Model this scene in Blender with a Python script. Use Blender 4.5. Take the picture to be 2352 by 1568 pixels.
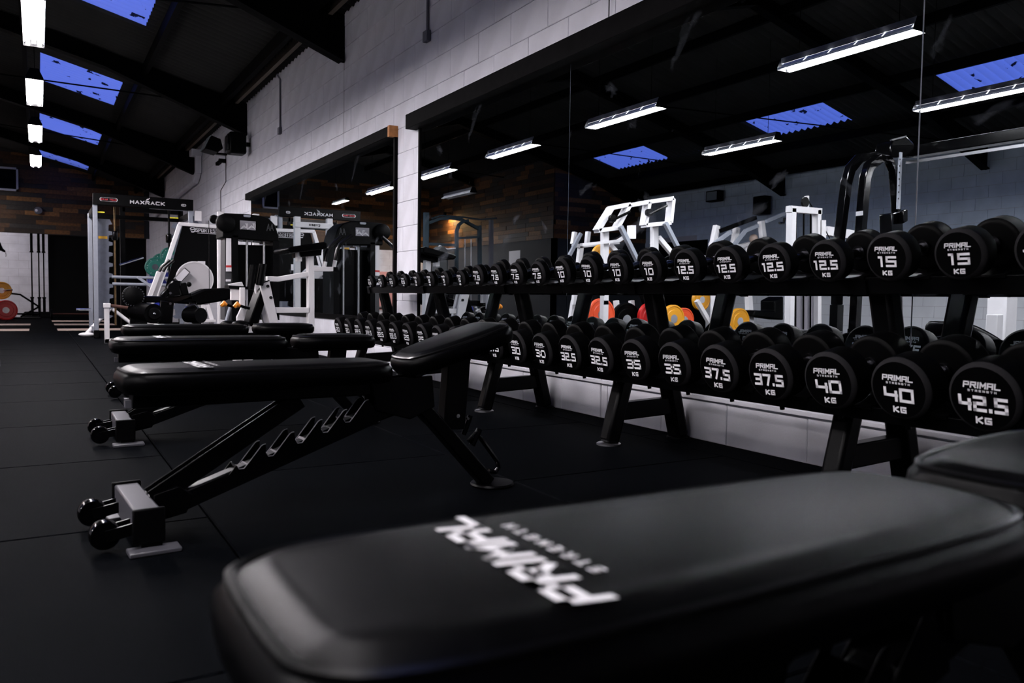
import bpy, bmesh, math, random
from mathutils import Vector, Matrix
random.seed(7)
for o in list(bpy.data.objects): bpy.data.objects.remove(o)
scene = bpy.context.scene
COL = scene.collection
R = math.radians

# ------------------------------------------------------------------ camera
# X = across the room (+ towards the mirror wall), Y = along the mirror wall, Z = up
CAM_H = 0.66
FPX = 1847.654
YAW, PITCH, ROLL = R(30.513), R(3.0036), R(0.8325)
_f = Vector((math.sin(YAW)*math.cos(PITCH), math.cos(YAW)*math.cos(PITCH), -math.sin(PITCH)))
_r = Vector((math.cos(YAW), -math.sin(YAW), 0))
_u = _r.cross(_f)
_c, _s = math.cos(ROLL), math.sin(ROLL)
CR, CU, CF = _c*_r + _s*_u, -_s*_r + _c*_u, _f
cd = bpy.data.cameras.new('camera'); cam = bpy.data.objects.new('camera', cd); COL.objects.link(cam)
m = Matrix((CR, CU, -CF)).transposed().to_4x4(); m.translation = (0, 0, CAM_H)
cam.matrix_world = m
cd.sensor_width = 36; cd.lens = FPX/2352*36; cd.clip_start = 0.05; cd.clip_end = 200
cd.dof.use_dof = True; cd.dof.focus_distance = 4.6; cd.dof.aperture_fstop = 5.0
scene.camera = cam
# ------------------------------------------------------------------ world: evening sky, seen only through the roof lights
w = bpy.data.worlds.new('evening_sky'); scene.world = w; w.use_nodes = True
bg = w.node_tree.nodes['Background']; bg.inputs[0].default_value = (0.131, 0.215, 0.96, 1); bg.inputs[1].default_value = 1.2
# ------------------------------------------------------------------ exposure
vs = scene.view_settings
vs.view_transform = 'Standard'; vs.look = 'None'; vs.gamma = 1.0; vs.use_curve_mapping = False; vs.exposure = 0.0
LAMP = 290.0         # radiance of the fluorescent tubes

W = 2.74             # mirror wall plane
WM = 2.73            # mirror glass plane
WL = -8.95           # opposite wall plane
YF, YN = 24.9, -6.0  # far and near end walls
EAVE, SLOPE = 3.55, 0.25
XR = (W+WL)/2        # ridge line

def P(px, py, X=None, Y=None, Z=None):
    """world point on the sight line through a pixel of the 2352x1568 frame, at a given plane"""
    d = CR*((px-1176)/FPX) - CU*((py-784)/FPX) + CF
    t = X/d.x if X is not None else (Y/d.y if Y is not None else (Z-CAM_H)/d.z)
    return Vector((d.x*t, d.y*t, CAM_H+d.z*t))
def PV(px, py, X=None, Y=None, Z=None):
    """same for a thing seen in the mirror: its real place in the room (X is the real X)"""
    q = P(px, py, X=(2*WM-X) if X is not None else None, Y=Y, Z=Z)
    return Vector((2*WM-q.x, q.y, q.z))

# ------------------------------------------------------------------ materials
MATS = {}
def mat(name, col, rough=0.5, metal=0.0, spec=0.5, noise=0.0, nscale=30.0, bump=0.0, bscale=200.0, coat=0.0, rvar=0.0):
    if name in MATS: return MATS[name]
    M = bpy.data.materials.new(name); M.use_nodes = True; nt = M.node_tree; b = nt.nodes['Principled BSDF']
    b.inputs['Base Color'].default_value = (*col, 1); b.inputs['Roughness'].default_value = rough
    b.inputs['Metallic'].default_value = metal; b.inputs['Specular IOR Level'].default_value = spec
    b.inputs['Coat Weight'].default_value = coat
    tc = nt.nodes.new('ShaderNodeTexCoord')
    if noise > 0 or rvar > 0:
        n = nt.nodes.new('ShaderNodeTexNoise'); n.inputs['Scale'].default_value = nscale; n.inputs['Detail'].default_value = 6
        nt.links.new(tc.outputs['Object'], n.inputs['Vector'])
        if noise > 0:
            r = nt.nodes.new('ShaderNodeMapRange'); r.inputs['From Min'].default_value = 0.3; r.inputs['From Max'].default_value = 0.7
            r.inputs['To Min'].default_value = 1-noise; r.inputs['To Max'].default_value = 1+noise
            nt.links.new(n.outputs['Fac'], r.inputs['Value'])
            mx = nt.nodes.new('ShaderNodeVectorMath'); mx.operation = 'SCALE'; mx.inputs[0].default_value = col
            nt.links.new(r.outputs['Result'], mx.inputs['Scale']); nt.links.new(mx.outputs[0], b.inputs['Base Color'])
        if rvar > 0:
            r = nt.nodes.new('ShaderNodeMapRange'); r.inputs['From Min'].default_value = 0.3; r.inputs['From Max'].default_value = 0.7
            r.inputs['To Min'].default_value = max(0, rough-rvar); r.inputs['To Max'].default_value = rough+rvar
            nt.links.new(n.outputs['Fac'], r.inputs['Value']); nt.links.new(r.outputs['Result'], b.inputs['Roughness'])
    if bump > 0:
        n2 = nt.nodes.new('ShaderNodeTexNoise'); n2.inputs['Scale'].default_value = bscale; n2.inputs['Detail'].default_value = 3
        nt.links.new(tc.outputs['Object'], n2.inputs['Vector'])
        bp = nt.nodes.new('ShaderNodeBump'); bp.inputs['Strength'].default_value = bump; bp.inputs['Distance'].default_value = 0.002
        nt.links.new(n2.outputs['Fac'], bp.inputs['Height']); nt.links.new(bp.outputs['Normal'], b.inputs['Normal'])
    MATS[name] = M
    return M
def emit(name, col, strength):
    if name in MATS: return MATS[name]
    M = bpy.data.materials.new(name); M.use_nodes = True; b = M.node_tree.nodes['Principled BSDF']
    b.inputs['Base Color'].default_value = (0.8, 0.8, 0.8, 1)
    b.inputs['Emission Color'].default_value = (*col, 1); b.inputs['Emission Strength'].default_value = strength
    MATS[name] = M; return M

paint = mat('masonry_paint', (0.69, 0.69, 0.75), 0.7, noise=0.09, nscale=4, bump=0.35, bscale=120)
mortar = mat('mortar_joint', (0.50, 0.48, 0.52), 0.9)
paint_dark = mat('charcoal_wall_paint', (0.016, 0.019, 0.024), 0.75, noise=0.1, nscale=5)
rubber_floor = mat('rubber_floor', (0.0014, 0.0017, 0.0023), 0.60, spec=0.004, noise=0.95, nscale=170, bump=0.5, bscale=420, rvar=0.08)
joint_black = mat('joint_black', (0.004, 0.004, 0.005), 0.9)
steel_black = mat('black_powder_coat', (0.0009, 0.0009, 0.0011), 0.34, spec=0.07)
gloss_black = mat('gloss_black_steel', (0.0008, 0.0008, 0.001), 0.14, spec=0.3)
leather = mat('black_leather', (0.0007, 0.0007, 0.0009), 0.36, spec=0.045, bump=0.12, bscale=900, noise=0.15, nscale=60)
leather_dk = mat('piping_vinyl', (0.0010, 0.0010, 0.0012), 0.28, spec=0.35)
rubber = mat('dumbbell_rubber', (0.0006, 0.0006, 0.0007), 0.42, spec=0.03, bump=0.1, bscale=600)
rim_highlight = mat('dumbbell_rim_highlight', (0.013, 0.0125, 0.0135), 0.6, spec=0.01)  # paler than the rubber, to paint the highlight on the bevel
white_print = mat('white_print', (0.66, 0.66, 0.69), 0.5)
logo_print = mat('bench_logo_print', (0.86, 0.86, 0.88), 0.5)
grey_print = mat('grey_print', (0.30, 0.30, 0.31), 0.5)
chrome = mat('chrome', (0.62, 0.62, 0.64), 0.16, metal=1.0)
tube_edge = mat('bare_steel_edge', (0.35, 0.35, 0.37), 0.35, metal=1.0)
white_steel = mat('white_powder_coat', (0.76, 0.74, 0.76), 0.35, noise=0.04, nscale=8)
grey_steel = mat('silver_grey_powder_coat', (0.27, 0.29, 0.34), 0.42, noise=0.06, nscale=20)
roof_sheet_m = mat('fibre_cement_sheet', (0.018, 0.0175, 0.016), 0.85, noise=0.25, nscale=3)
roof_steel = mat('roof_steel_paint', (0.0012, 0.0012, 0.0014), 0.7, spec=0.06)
beam_wood = mat('stained_timber', (0.0028, 0.0025, 0.0028), 0.6, spec=0.02, noise=0.5, nscale=14)
cut_wood = mat('sawn_timber_end', (0.42, 0.17, 0.05), 0.7, noise=0.2, nscale=30)
plastic_blk = mat('black_plastic', (0.0009, 0.0009, 0.0011), 0.45, spec=0.07)
grey_plastic = mat('grey_plastic', (0.10, 0.10, 0.12), 0.5)
red_m = mat('red_rubber', (0.55, 0.012, 0.012), 0.4)
orange_m = mat('orange_rubber', (0.75, 0.08, 0.02), 0.4)
yellow_m = mat('yellow_rubber', (0.75, 0.33, 0.012), 0.4)
green_m = mat('green_rubber', (0.006, 0.11, 0.085), 0.4)
blue_m = mat('blue_rubber', (0.012, 0.02, 0.25), 0.4)
label_y = mat('yellow_label', (0.8, 0.42, 0.01), 0.5)
label_yy = mat('bright_yellow_label', (0.75, 0.65, 0.02), 0.5)
label_w = mat('white_label', (0.72, 0.70, 0.74), 0.5)
label_g = mat('grey_label', (0.22, 0.21, 0.24), 0.5)
label_r = mat('red_label', (0.5, 0.02, 0.02), 0.5)
red_line = mat('red_print', (0.6, 0.03, 0.05), 0.5)
orange_pl = mat('orange_plastic', (0.85, 0.28, 0.02), 0.35)
rust_m = mat('worn_brass_rod', (0.13, 0.08, 0.035), 0.4, metal=0.6, noise=0.4, nscale=25)
wood_bar = mat('worn_brown_foam', (0.07, 0.028, 0.02), 0.6)
stripe_m = mat('pale_timber_strip', (0.80, 0.62, 0.52), 0.6)
frame_w = mat('white_upvc', (0.5, 0.53, 0.6), 0.4)
glass_dark = mat('night_glass', (0.004, 0.005, 0.008), 0.05)
flood_glass = mat('floodlight_glass', (0.30, 0.34, 0.36), 0.25)
lamp_white = mat('lamp_white_enamel', (0.8, 0.8, 0.82), 0.4)
lamp_body = mat('lamp_grey_casing', (0.04, 0.04, 0.045), 0.5)
tube_on = emit('fluorescent_tube', (1.0, 0.94, 0.965), LAMP)
tube_off = mat('unlit_tube', (0.7, 0.7, 0.7), 0.3)
planks_m = [mat('reclaimed_plank_%s' % n, c, 0.65, noise=0.45, nscale=18) for n, c in
            (('umber', (0.055, 0.023, 0.007)), ('walnut', (0.017, 0.0085, 0.004)), ('amber', (0.125, 0.050, 0.011)), ('grey', (0.020, 0.016, 0.0135)), ('tan', (0.18, 0.08, 0.023)))]
def mirror_mat():
    M = bpy.data.materials.new('silvered_mirror'); M.use_nodes = True; nt = M.node_tree; b = nt.nodes['Principled BSDF']
    b.inputs['Base Color'].default_value = (0.72, 0.79, 0.82, 1); b.inputs['Metallic'].default_value = 1.0; b.inputs['Roughness'].default_value = 0.0
    # faint cleaning smears: patches where the glass is a little less sharp
    tc = nt.nodes.new('ShaderNodeTexCoord'); n = nt.nodes.new('ShaderNodeTexNoise'); n.inputs['Scale'].default_value = 2.2; n.inputs['Detail'].default_value = 8
    n.inputs['Distortion'].default_value = 1.6
    nt.links.new(tc.outputs['Object'], n.inputs['Vector'])
    r = nt.nodes.new('ShaderNodeMapRange'); r.inputs['From Min'].default_value = 0.62; r.inputs['From Max'].default_value = 0.85; r.inputs['To Max'].default_value = 0.16
    nt.links.new(n.outputs['Fac'], r.inputs['Value'])
    d = nt.nodes.new('ShaderNodeBsdfDiffuse'); d.inputs[0].default_value = (0.5, 0.55, 0.65, 1)
    mx = nt.nodes.new('ShaderNodeMixShader'); out = nt.nodes['Material Output']
    nt.links.new(r.outputs['Result'], mx.inputs[0]); nt.links.new(b.outputs[0], mx.inputs[1]); nt.links.new(d.outputs[0], mx.inputs[2])
    nt.links.new(mx.outputs[0], out.inputs[0])
    return M
mirror_m = mirror_mat()
def skylight_mat():
    M = bpy.data.materials.new('grp_roof_light'); M.use_nodes = True; nt = M.node_tree
    nt.nodes.remove(nt.nodes['Principled BSDF']); out = nt.nodes['Material Output']
    t = nt.nodes.new('ShaderNodeBsdfTranslucent'); g = nt.nodes.new('ShaderNodeBsdfDiffuse'); g.inputs[0].default_value = (0.2, 0.2, 0.25, 1)
    # lichen and leaf litter on the sheet
    tc = nt.nodes.new('ShaderNodeTexCoord'); n = nt.nodes.new('ShaderNodeTexNoise'); n.inputs['Scale'].default_value = 5.0; n.inputs['Detail'].default_value = 5
    nt.links.new(tc.outputs['Object'], n.inputs['Vector'])
    r = nt.nodes.new('ShaderNodeMapRange'); r.inputs['From Min'].default_value = 0.63; r.inputs['From Max'].default_value = 0.65
    r.inputs['To Min'].default_value = 0.85; r.inputs['To Max'].default_value = 0.02
    nt.links.new(n.outputs['Fac'], r.inputs['Value']); 
    cb = nt.nodes.new('ShaderNodeCombineColor')
    for i in range(3): nt.links.new(r.outputs['Result'], cb.inputs[i])
    nt.links.new(cb.outputs[0], t.inputs[0])
    mx = nt.nodes.new('ShaderNodeMixShader'); mx.inputs[0].default_value = 0.1
    nt.links.new(t.outputs[0], mx.inputs[1]); nt.links.new(g.outputs[0], mx.inputs[2]); nt.links.new(mx.outputs[0], out.inputs[0])
    return M
skylight_m = skylight_mat()

# ------------------------------------------------------------------ mesh helpers
class MB:
    """collects shapes; build() links them as ONE mesh object"""
    def __init__(self): self.v = []; self.f = []
    def add(self, vs, fs):
        n = len(self.v); self.v += [Vector(a) for a in vs]; self.f += [tuple(i+n for i in q) for q in fs]; return self
    def box(self, a, b):
        (x0, y0, z0), (x1, y1, z1) = a, b
        return self.add([(x0,y0,z0),(x1,y0,z0),(x1,y1,z0),(x0,y1,z0),(x0,y0,z1),(x1,y0,z1),(x1,y1,z1),(x0,y1,z1)],
                        [(0,3,2,1),(4,5,6,7),(0,1,5,4),(1,2,6,5),(2,3,7,6),(3,0,4,7)])
    def bar(self, p, q, w, h, up=(0, 0, 1)):
        """square bar from p to q: w across, h along 'up'"""
        p, q = Vector(p), Vector(q); d = (q-p).normalized(); up = Vector(up)
        s = d.cross(up)
        if s.length < 1e-4: s = d.cross(Vector((0, 1, 0)))
        s.normalize(); u = s.cross(d).normalized()
        s *= w/2; u *= h/2
        vs = [p-s-u, p+s-u, p+s+u, p-s+u, q-s-u, q+s-u, q+s+u, q-s+u]
        return self.add(vs, [(0,1,2,3),(7,6,5,4),(0,4,5,1),(1,5,6,2),(2,6,7,3),(3,7,4,0)])
    def tube(self, pts, r, n=10, cap=True):
        pts = [Vector(p) for p in pts]; rings = []; prev = None
        for i, p in enumerate(pts):
            d = (pts[min(i+1, len(pts)-1)]-pts[max(i-1, 0)]).normalized()
            a = prev if prev is not None else (Vector((0, 0, 1)) if abs(d.z) < .9 else Vector((1, 0, 0)))
            s = (a - d*a.dot(d)).normalized(); t = d.cross(s); prev = s
            rr = r[i] if isinstance(r, (list, tuple)) else r
            rings.append([p + s*(rr*math.cos(2*math.pi*k/n)) + t*(rr*math.sin(2*math.pi*k/n)) for k in range(n)])
        vs = [v for g in rings for v in g]; fs = []
        for i in range(len(pts)-1):
            for k in range(n):
                a, b = i*n+k, i*n+(k+1) % n
                fs.append((a, b, b+n, a+n))
        if cap: fs += [tuple(range(n))[::-1], tuple(range((len(pts)-1)*n, len(pts)*n))]
        return self.add(vs, fs)
    def lathe(self, prof, n=24, origin=(0, 0, 0), axis='x', caps=True):
        """profile [(along, radius)] turned about an axis"""
        o = Vector(origin); vs = []; fs = []
        for a, r in prof:
            for k in range(n):
                c, s = r*math.cos(2*math.pi*k/n), r*math.sin(2*math.pi*k/n)
                vs.append(o + Vector({'x': (a, c, s), 'y': (c, a, s), 'z': (c, s, a)}[axis]))
        for i in range(len(prof)-1):
            for k in range(n):
                a, b = i*n+k, i*n+(k+1) % n
                fs.append((a, b, b+n, a+n))
        if caps and prof[0][1] > 1e-6: fs.append(tuple(range(n))[::-1])
        if caps and prof[-1][1] > 1e-6: fs.append(tuple(range((len(prof)-1)*n, len(prof)*n)))
        return self.add(vs, fs)
    def prism(self, poly, y0, y1, plane='xz'):
        """polygon in a plane, pulled along the third axis"""
        n = len(poly); mk = {'xz': lambda a, b, t: (a, t, b), 'xy': lambda a, b, t: (a, b, t), 'yz': lambda a, b, t: (t, a, b)}[plane]
        vs = [mk(a, b, y0) for a, b in poly] + [mk(a, b, y1) for a, b in poly]
        fs = [tuple(range(n)), tuple(range(2*n-1, n-1, -1))] + [(i, i+n, (i+1) % n+n, (i+1) % n) for i in range(n)]
        return self.add(vs, fs)
    def sweep(self, pts, w, h):
        """flat-section bar along a path in the xz plane (w across y, h in the plane)"""
        pts = [Vector(p) for p in pts]; vs = []; fs = []
        for i, p in enumerate(pts):
            d = (pts[min(i+1, len(pts)-1)]-pts[max(i-1, 0)]).normalized(); nrm = Vector((-d.z, 0, d.x))
            for sy, sn in ((-1,-1),(1,-1),(1,1),(-1,1)): vs.append(p + Vector((0, sy*w/2, 0)) + nrm*(sn*h/2))
        for i in range(len(pts)-1):
            for k in range(4): a, b = i*4+k, i*4+(k+1) % 4; fs.append((a, b, b+4, a+4))
        fs += [(3,2,1,0), tuple(range(len(pts)*4-4, len(pts)*4))]
        return self.add(vs, fs)
    def sphere(self, c, r, n=12, m=8, sc=(1, 1, 1)):
        c = Vector(c); vs = [c+Vector((0,0,r*sc[2]))]; fs = []
        for i in range(1, m):
            t = math.pi*i/m
            for k in range(n):
                a = 2*math.pi*k/n; vs.append(c+Vector((r*sc[0]*math.sin(t)*math.cos(a), r*sc[1]*math.sin(t)*math.sin(a), r*sc[2]*math.cos(t))))
        vs.append(c-Vector((0,0,r*sc[2])))
        for k in range(n): fs.append((0, 1+k, 1+(k+1) % n)); fs.append((len(vs)-1, 1+(m-2)*n+(k+1) % n, 1+(m-2)*n+k))
        for i in range(m-2):
            for k in range(n): a, b = 1+i*n+k, 1+i*n+(k+1) % n; fs.append((a, a+n, b+n, b))
        return self.add(vs, fs)
    def mesh(self, name, material, off=None, smooth=True, fix=True):
        me = bpy.data.meshes.new(name); vs = self.v if off is None else [a-off for a in self.v]
        me.from_pydata([tuple(a) for a in vs], [], self.f)
        if fix:
            b = bmesh.new(); b.from_mesh(me); bmesh.ops.recalc_face_normals(b, faces=b.faces); b.to_mesh(me); b.free()
        if smooth:
            me.polygons.foreach_set('use_smooth', [True]*len(me.polygons)); me.set_sharp_from_angle(angle=R(38))
        if material: me.materials.append(material)
        me.update(); return me
    def build(self, name, material, parent=None, bevel=0.0, label=None, smooth=True):
        off = None
        if parent is not None: off = ORIG.get(parent.name)
        o = bpy.data.objects.new(name, self.mesh(name, material, off, smooth)); COL.objects.link(o)
        if parent is not None: o.parent = parent; ORIG[o.name] = off
        if bevel:
            bv = o.modifiers.new('bevel', 'BEVEL'); bv.width = bevel; bv.segments = 2; bv.limit_method = 'ANGLE'; bv.angle_limit = R(40); bv.harden_normals = False
        if label: o['label'] = label
        return o
ORIG = {}
def tag(o, label, cat, group=None):
    o['label'] = label; o['category'] = cat
    if group: o['group'] = group
    return o
def thing(name, label, cat, base=(0, 0, 0), rotz=0.0, group=None, local=False):
    """an Empty at the thing's base; parts are given in room coordinates unless local"""
    o = bpy.data.objects.new(name, None); COL.objects.link(o); o.location = base; o.rotation_euler.z = rotz; o.empty_display_size = 0.1
    ORIG[o.name] = None if local else Vector(base)
    return tag(o, label, cat, group)
def struct(o): o['kind'] = 'structure'; return o
def copy_tree(o, parent=None):
    c = o.copy(); COL.objects.link(c)
    if parent is not None: c.parent = parent
    for ch in o.children: copy_tree(ch, c)
    return c
def piece(name, me, parent, loc, rot=None, scale=None):
    o = bpy.data.objects.new(name, me); COL.objects.link(o); o.parent = parent; o.location = loc
    if rot: o.rotation_euler = rot
    if scale: o.scale = scale
    return o

# ------------------------------------------------------------------ squared stroke lettering
GL = {'0': [[(0,0),(0,1),(1,1),(1,0),(0,0)]], '1': [[(.15,1),(.6,1),(.6,0)]], '2': [[(0,1),(1,1),(1,.52),(0,.52),(0,0),(1,0)]],
 '3': [[(0,1),(1,1),(1,0),(0,0)],[(.2,.52),(1,.52)]], '4': [[(0,1),(0,.42),(1,.42)],[(.95,.72),(.95,0)]], '5': [[(1,1),(0,1),(0,.52),(1,.52),(1,0),(0,0)]],
 '7': [[(0,1),(1,1),(.55,0)]], '.': [[(.5,0),(.5,.06)]], 'K': [[(0,0),(0,1)],[(1,1),(.12,.5),(1,0)]], 'G': [[(1,1),(0,1),(0,0),(1,0),(1,.5),(.5,.5)]],
 'P': [[(0,0),(0,1),(1,1),(1,.45),(.3,.45)]], 'R': [[(0,0),(0,1),(1,1),(1,.5),(.3,.5)],[(.5,.5),(1,0)]], 'I': [[(.5,0),(.5,1)]], 'M': [[(0,0),(0,1),(.5,.35),(1,1),(1,0)]],
 'A': [[(0,0),(0,1),(1,1),(1,0)],[(.3,.45),(1,.45)]], 'L': [[(0,1),(0,0),(1,0)]], 'S': [[(1,1),(0,1),(0,.52),(1,.52),(1,0),(0,0)]], 'T': [[(0,1),(1,1)],[(.5,1),(.5,0)]],
 'E': [[(1,1),(0,1),(0,0),(1,0)],[(0,.52),(.85,.52)]], 'N': [[(0,0),(0,1),(1,0),(1,1)]], 'H': [[(0,0),(0,1)],[(1,0),(1,1)],[(0,.52),(1,.52)]], 'O': [[(0,0),(0,1),(1,1),(1,0),(0,0)]],
 'C': [[(1,1),(0,1),(0,0),(1,0)]], 'X': [[(0,0),(1,1)],[(0,1),(1,0)]], 'Y': [[(0,1),(.5,.5),(1,1)],[(.5,.5),(.5,0)]], 'B': [[(0,0),(0,1),(.9,1),(.9,.52),(0,.52)],[(.9,.52),(1,.5),(1,0),(0,0)]],
 'a': [[(0,0),(.5,1),(1,0)],[(.22,.38),(.78,.38)]], 'D': [[(0,0),(0,1),(.7,1),(1,.7),(1,.3),(.7,0),(0,0)]], 'U': [[(0,1),(0,0),(1,0),(1,1)]], 'W': [[(0,1),(.25,0),(.5,.7),(.75,0),(1,1)]], ' ': []}
NARROW = {'.': .32, 'I': .3, '1': .72, ' ': .6}
def text_strokes(s, h, cw, th, gap, slant=0.0):
    """2D quads of a word centred on the origin: cap height h, letter width cw, stroke th"""
    quads = []; x = 0
    for ch in s:
        wd = cw*NARROW.get(ch, 1.0)
        for line in GL[ch]:
            for (x0, y0), (x1, y1) in zip(line, line[1:]):
                a = Vector((x+th/2+x0*(wd-th), th/2+y0*(h-th))); b = Vector((x+th/2+x1*(wd-th), th/2+y1*(h-th)))
                d = b-a
                if d.length < 1e-9: continue
                d.normalize(); n = Vector((-d.y, d.x))*(th/2); e = d*(th/2)
                quads.append([a-e-n, b+e-n, b+e+n, a-e+n])
        x += wd+gap
    x -= gap
    return [[Vector((p.x-x/2+slant*(p.y-h/2), p.y-h/2)) for p in q] for q in quads]
def put_text(mb, quads, o, ux, uy):
    """lay quads on a plane: origin o, text direction ux, up direction uy"""
    o, ux, uy = Vector(o), Vector(ux), Vector(uy)
    for q in quads: mb.add([o+ux*p.x+uy*p.y for p in q], [(0,1,2,3)])
    return mb

# ================================================================== THE ROOM
def roof_z(x): return EAVE + SLOPE*((W-x) if x > XR else (x-WL))
# ---- floor: rubber tiles laid in staggered columns
T = 1.05
fl = struct(MB().box((WL-.2, YN-.2, -0.08), (W+.22, YF+.2, -0.022)).build('floor', joint_black))
def tile_mesh(name, wx, wy, g=0.0025, ch=0.004):
    b = MB(); z = [(-0.022, 0.0), (-ch, 0.0), (0.0, ch)]; vs = []
    for zz, i in z:
        x, y = wx/2-g-i, wy/2-g-i; vs += [(-x,-y,zz),(x,-y,zz),(x,y,zz),(-x,y,zz)]
    fs = [(8,9,10,11)]
    for k in range(2):
        for j in range(4): a, c = k*4+j, k*4+(j+1) % 4; fs.append((a, c, c+4, a+4))
    return b.add(vs, fs).mesh(name, rubber_floor, smooth=False)
tm = tile_mesh('rubber_tile', T, T); tm_edge = tile_mesh('rubber_tile_cut', W-2.53, T)
rest = MB()
for col in range(-9, 3):
    x0 = 0.43+T*col; x1 = min(x0+T, W)
    if x0 < WL: x0 = WL
    yoff = 3.05 if col % 2 == 0 else 2.49
    j = -9
    while yoff+T*j < YF:
        y0 = yoff+T*j; j += 1
        if y0 < YN or y0+T > YF+0.6: continue
        if col >= -2 and -1.5 < y0 < 23.5:
            piece('rubber_tile', tm_edge if col == 2 else tm, fl, ((x0+x1)/2, y0+T/2, 0))
        else:
            rest.box((x0+.002, y0+.002, -0.022), (x1-.002, min(y0+T, YF)-.002, 0))
o = rest.build('rubber_tiles', rubber_floor, fl, smooth=False); o['kind'] = 'stuff'

# ---- mirror wall of painted concrete blocks
wr = struct(MB().box((W+.002, YN, -.03), (W+.22, YF, EAVE+.1)).build('wall_right', mortar))
BL, BH = 0.453, 0.2135
def block_mesh(name, ly, lz, d=0.006, g=0.0016):
    vs = []
    for x, i in ((W+.004-W, 0), (-d+.003, 0), (-d, .004)):
        y, z = ly/2-g-i, lz/2-g-i; vs += [(x,-y,-z),(x,y,-z),(x,y,z),(x,-y,z)]
    fs = [(8,9,10,11)]
    for k in range(2):
        for j in range(4): a, c = k*4+j, k*4+(j+1) % 4; fs.append((a, c, c+4, a+4))
    return vs, fs
bv_, bf_ = block_mesh('concrete_block', BL, BH)
bm_full = MB().add(bv_, bf_).mesh('concrete_block', paint, smooth=False)
MIR = [(-0.6, 6.19, 2.06), (6.66, 12.3, 2.06)]       # mirror runs: y0, y1, top
MBOT = 0.47
JOINTS = (3.64, 8.11, 12.5, 17.0, 21.5)
far_blocks = MB(); nb = 0
row = 0; z0 = 0.205-BH
while z0 < EAVE:
    zl, zh = max(z0, 0.0), min(z0+BH, EAVE)
    y = -1.4 + (BL/2 if row % 2 else 0)
    while y < YF-.05:
        ya, yb = y, min(y+BL, YF); y += BL
        spans = [(ya, yb)]
        for jy in JOINTS:
            spans = [q for (a, b) in spans for q in (((a, jy-.006), (jy+.006, b)) if a < jy < b else ((a, b),))]
        for (a0, b0, top) in MIR:
            if zh > MBOT+.01 and zl < top+.02:
                nxt = []
                for (a, b) in spans:
                    if b <= a0 or a >= b0: nxt.append((a, b))
                    else:
                        if a < a0-.03: nxt.append((a, a0))
                        if b > b0+.03: nxt.append((b0, b))
                spans = nxt
        zz1 = zh
        for (a, b) in spans:
            if b-a < .03 or zz1-zl < .02: continue
            near = (2.6 < a < 14.3 and zl > 2.0) or (6.1 < a < 6.8) or (zh < MBOT+.1 and .9 < a < 6.2)
            if near and nb < 292:
                nb += 1
                piece('concrete_block', bm_full, wr, (W+random.uniform(-.0012, .0012), (a+b)/2, (zl+zz1)/2), None, (1, (b-a)/BL, (zz1-zl)/BH))
            else:
                sy, sz = (b-a)/BL, (zz1-zl)/BH
                far_blocks.add([(W+p[0], (a+b)/2+p[1]*sy, (zl+zz1)/2+p[2]*sz) for p in bv_], bf_)
    z0 += BH; row += 1
o = far_blocks.build('concrete_blocks', paint, wr, smooth=False); o['kind'] = 'stuff'
for jy in JOINTS: MB().box((W-.003, jy-.008, 2.0 if jy < 12.4 else 0), (W+.003, jy+.008, EAVE)).build('movement_joint', joint_black, wr)

# ---- mirrors (panes are things of their own) and their timber header beams
def mirror(y0, y1, label):
    t = thing('wall_mirror', label, 'mirror', (WM, (y0+y1)/2, MBOT), group='wall mirrors')
    MB().box((WM, y0+.0006, MBOT), (W-.0005, y1-.0006, 2.08)).build('mirror_glass', mirror_m, t, smooth=False)
    MB().box((WM-.012, y0, MBOT-.05), (W-.001, y1, MBOT+.004)).build('bottom_channel', steel_black, t)
    return t
mirror(-0.6, 1.778, 'tall wall mirror pane at the right edge, behind the fifteen kilo dumbbells')
mirror(1.782, 3.994, 'tall wall mirror pane behind the ten and twelve and a half kilo dumbbells')
mirror(3.998, 6.16, 'tall wall mirror pane beside the white blockwork pillar, behind the lightest dumbbells')
mirror(6.69, 8.55, 'wall mirror pane on the far side of the pillar, under the orange-ended beam')
mirror(8.55, 10.4, 'middle wall mirror pane behind the black weight stack machine')
mirror(10.4, 12.28, 'farthest wall mirror pane, reflecting the big rack sign')
tr1 = struct(MB().box((W-.1, -1.4, 2.052), (W, 6.27, 2.17)).build('trim_1', beam_wood, bevel=.004))
tr2 = struct(MB().box((W-.085, 6.70, 2.062), (W, 12.33, 2.155)).build('trim_2', beam_wood, bevel=.004))
MB().box((W-.086, 6.655, 2.060), (W, 6.70, 2.157)).build('sawn_end', cut_wood, tr2, label='bare orange sawn end of the dark beam')
struct(MB().box((W-.035, 6.655, MBOT), (W, 6.69, 2.06)).build('trim_3', beam_wood))
struct(MB().box((W-.02, 6.16, MBOT), (W, 6.185, 2.06)).build('trim_4', beam_wood))

MB().box((W-.020, -1.4, .196), (W-.004, 6.2, .212)).build('mortar_lip', paint, wr)
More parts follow.
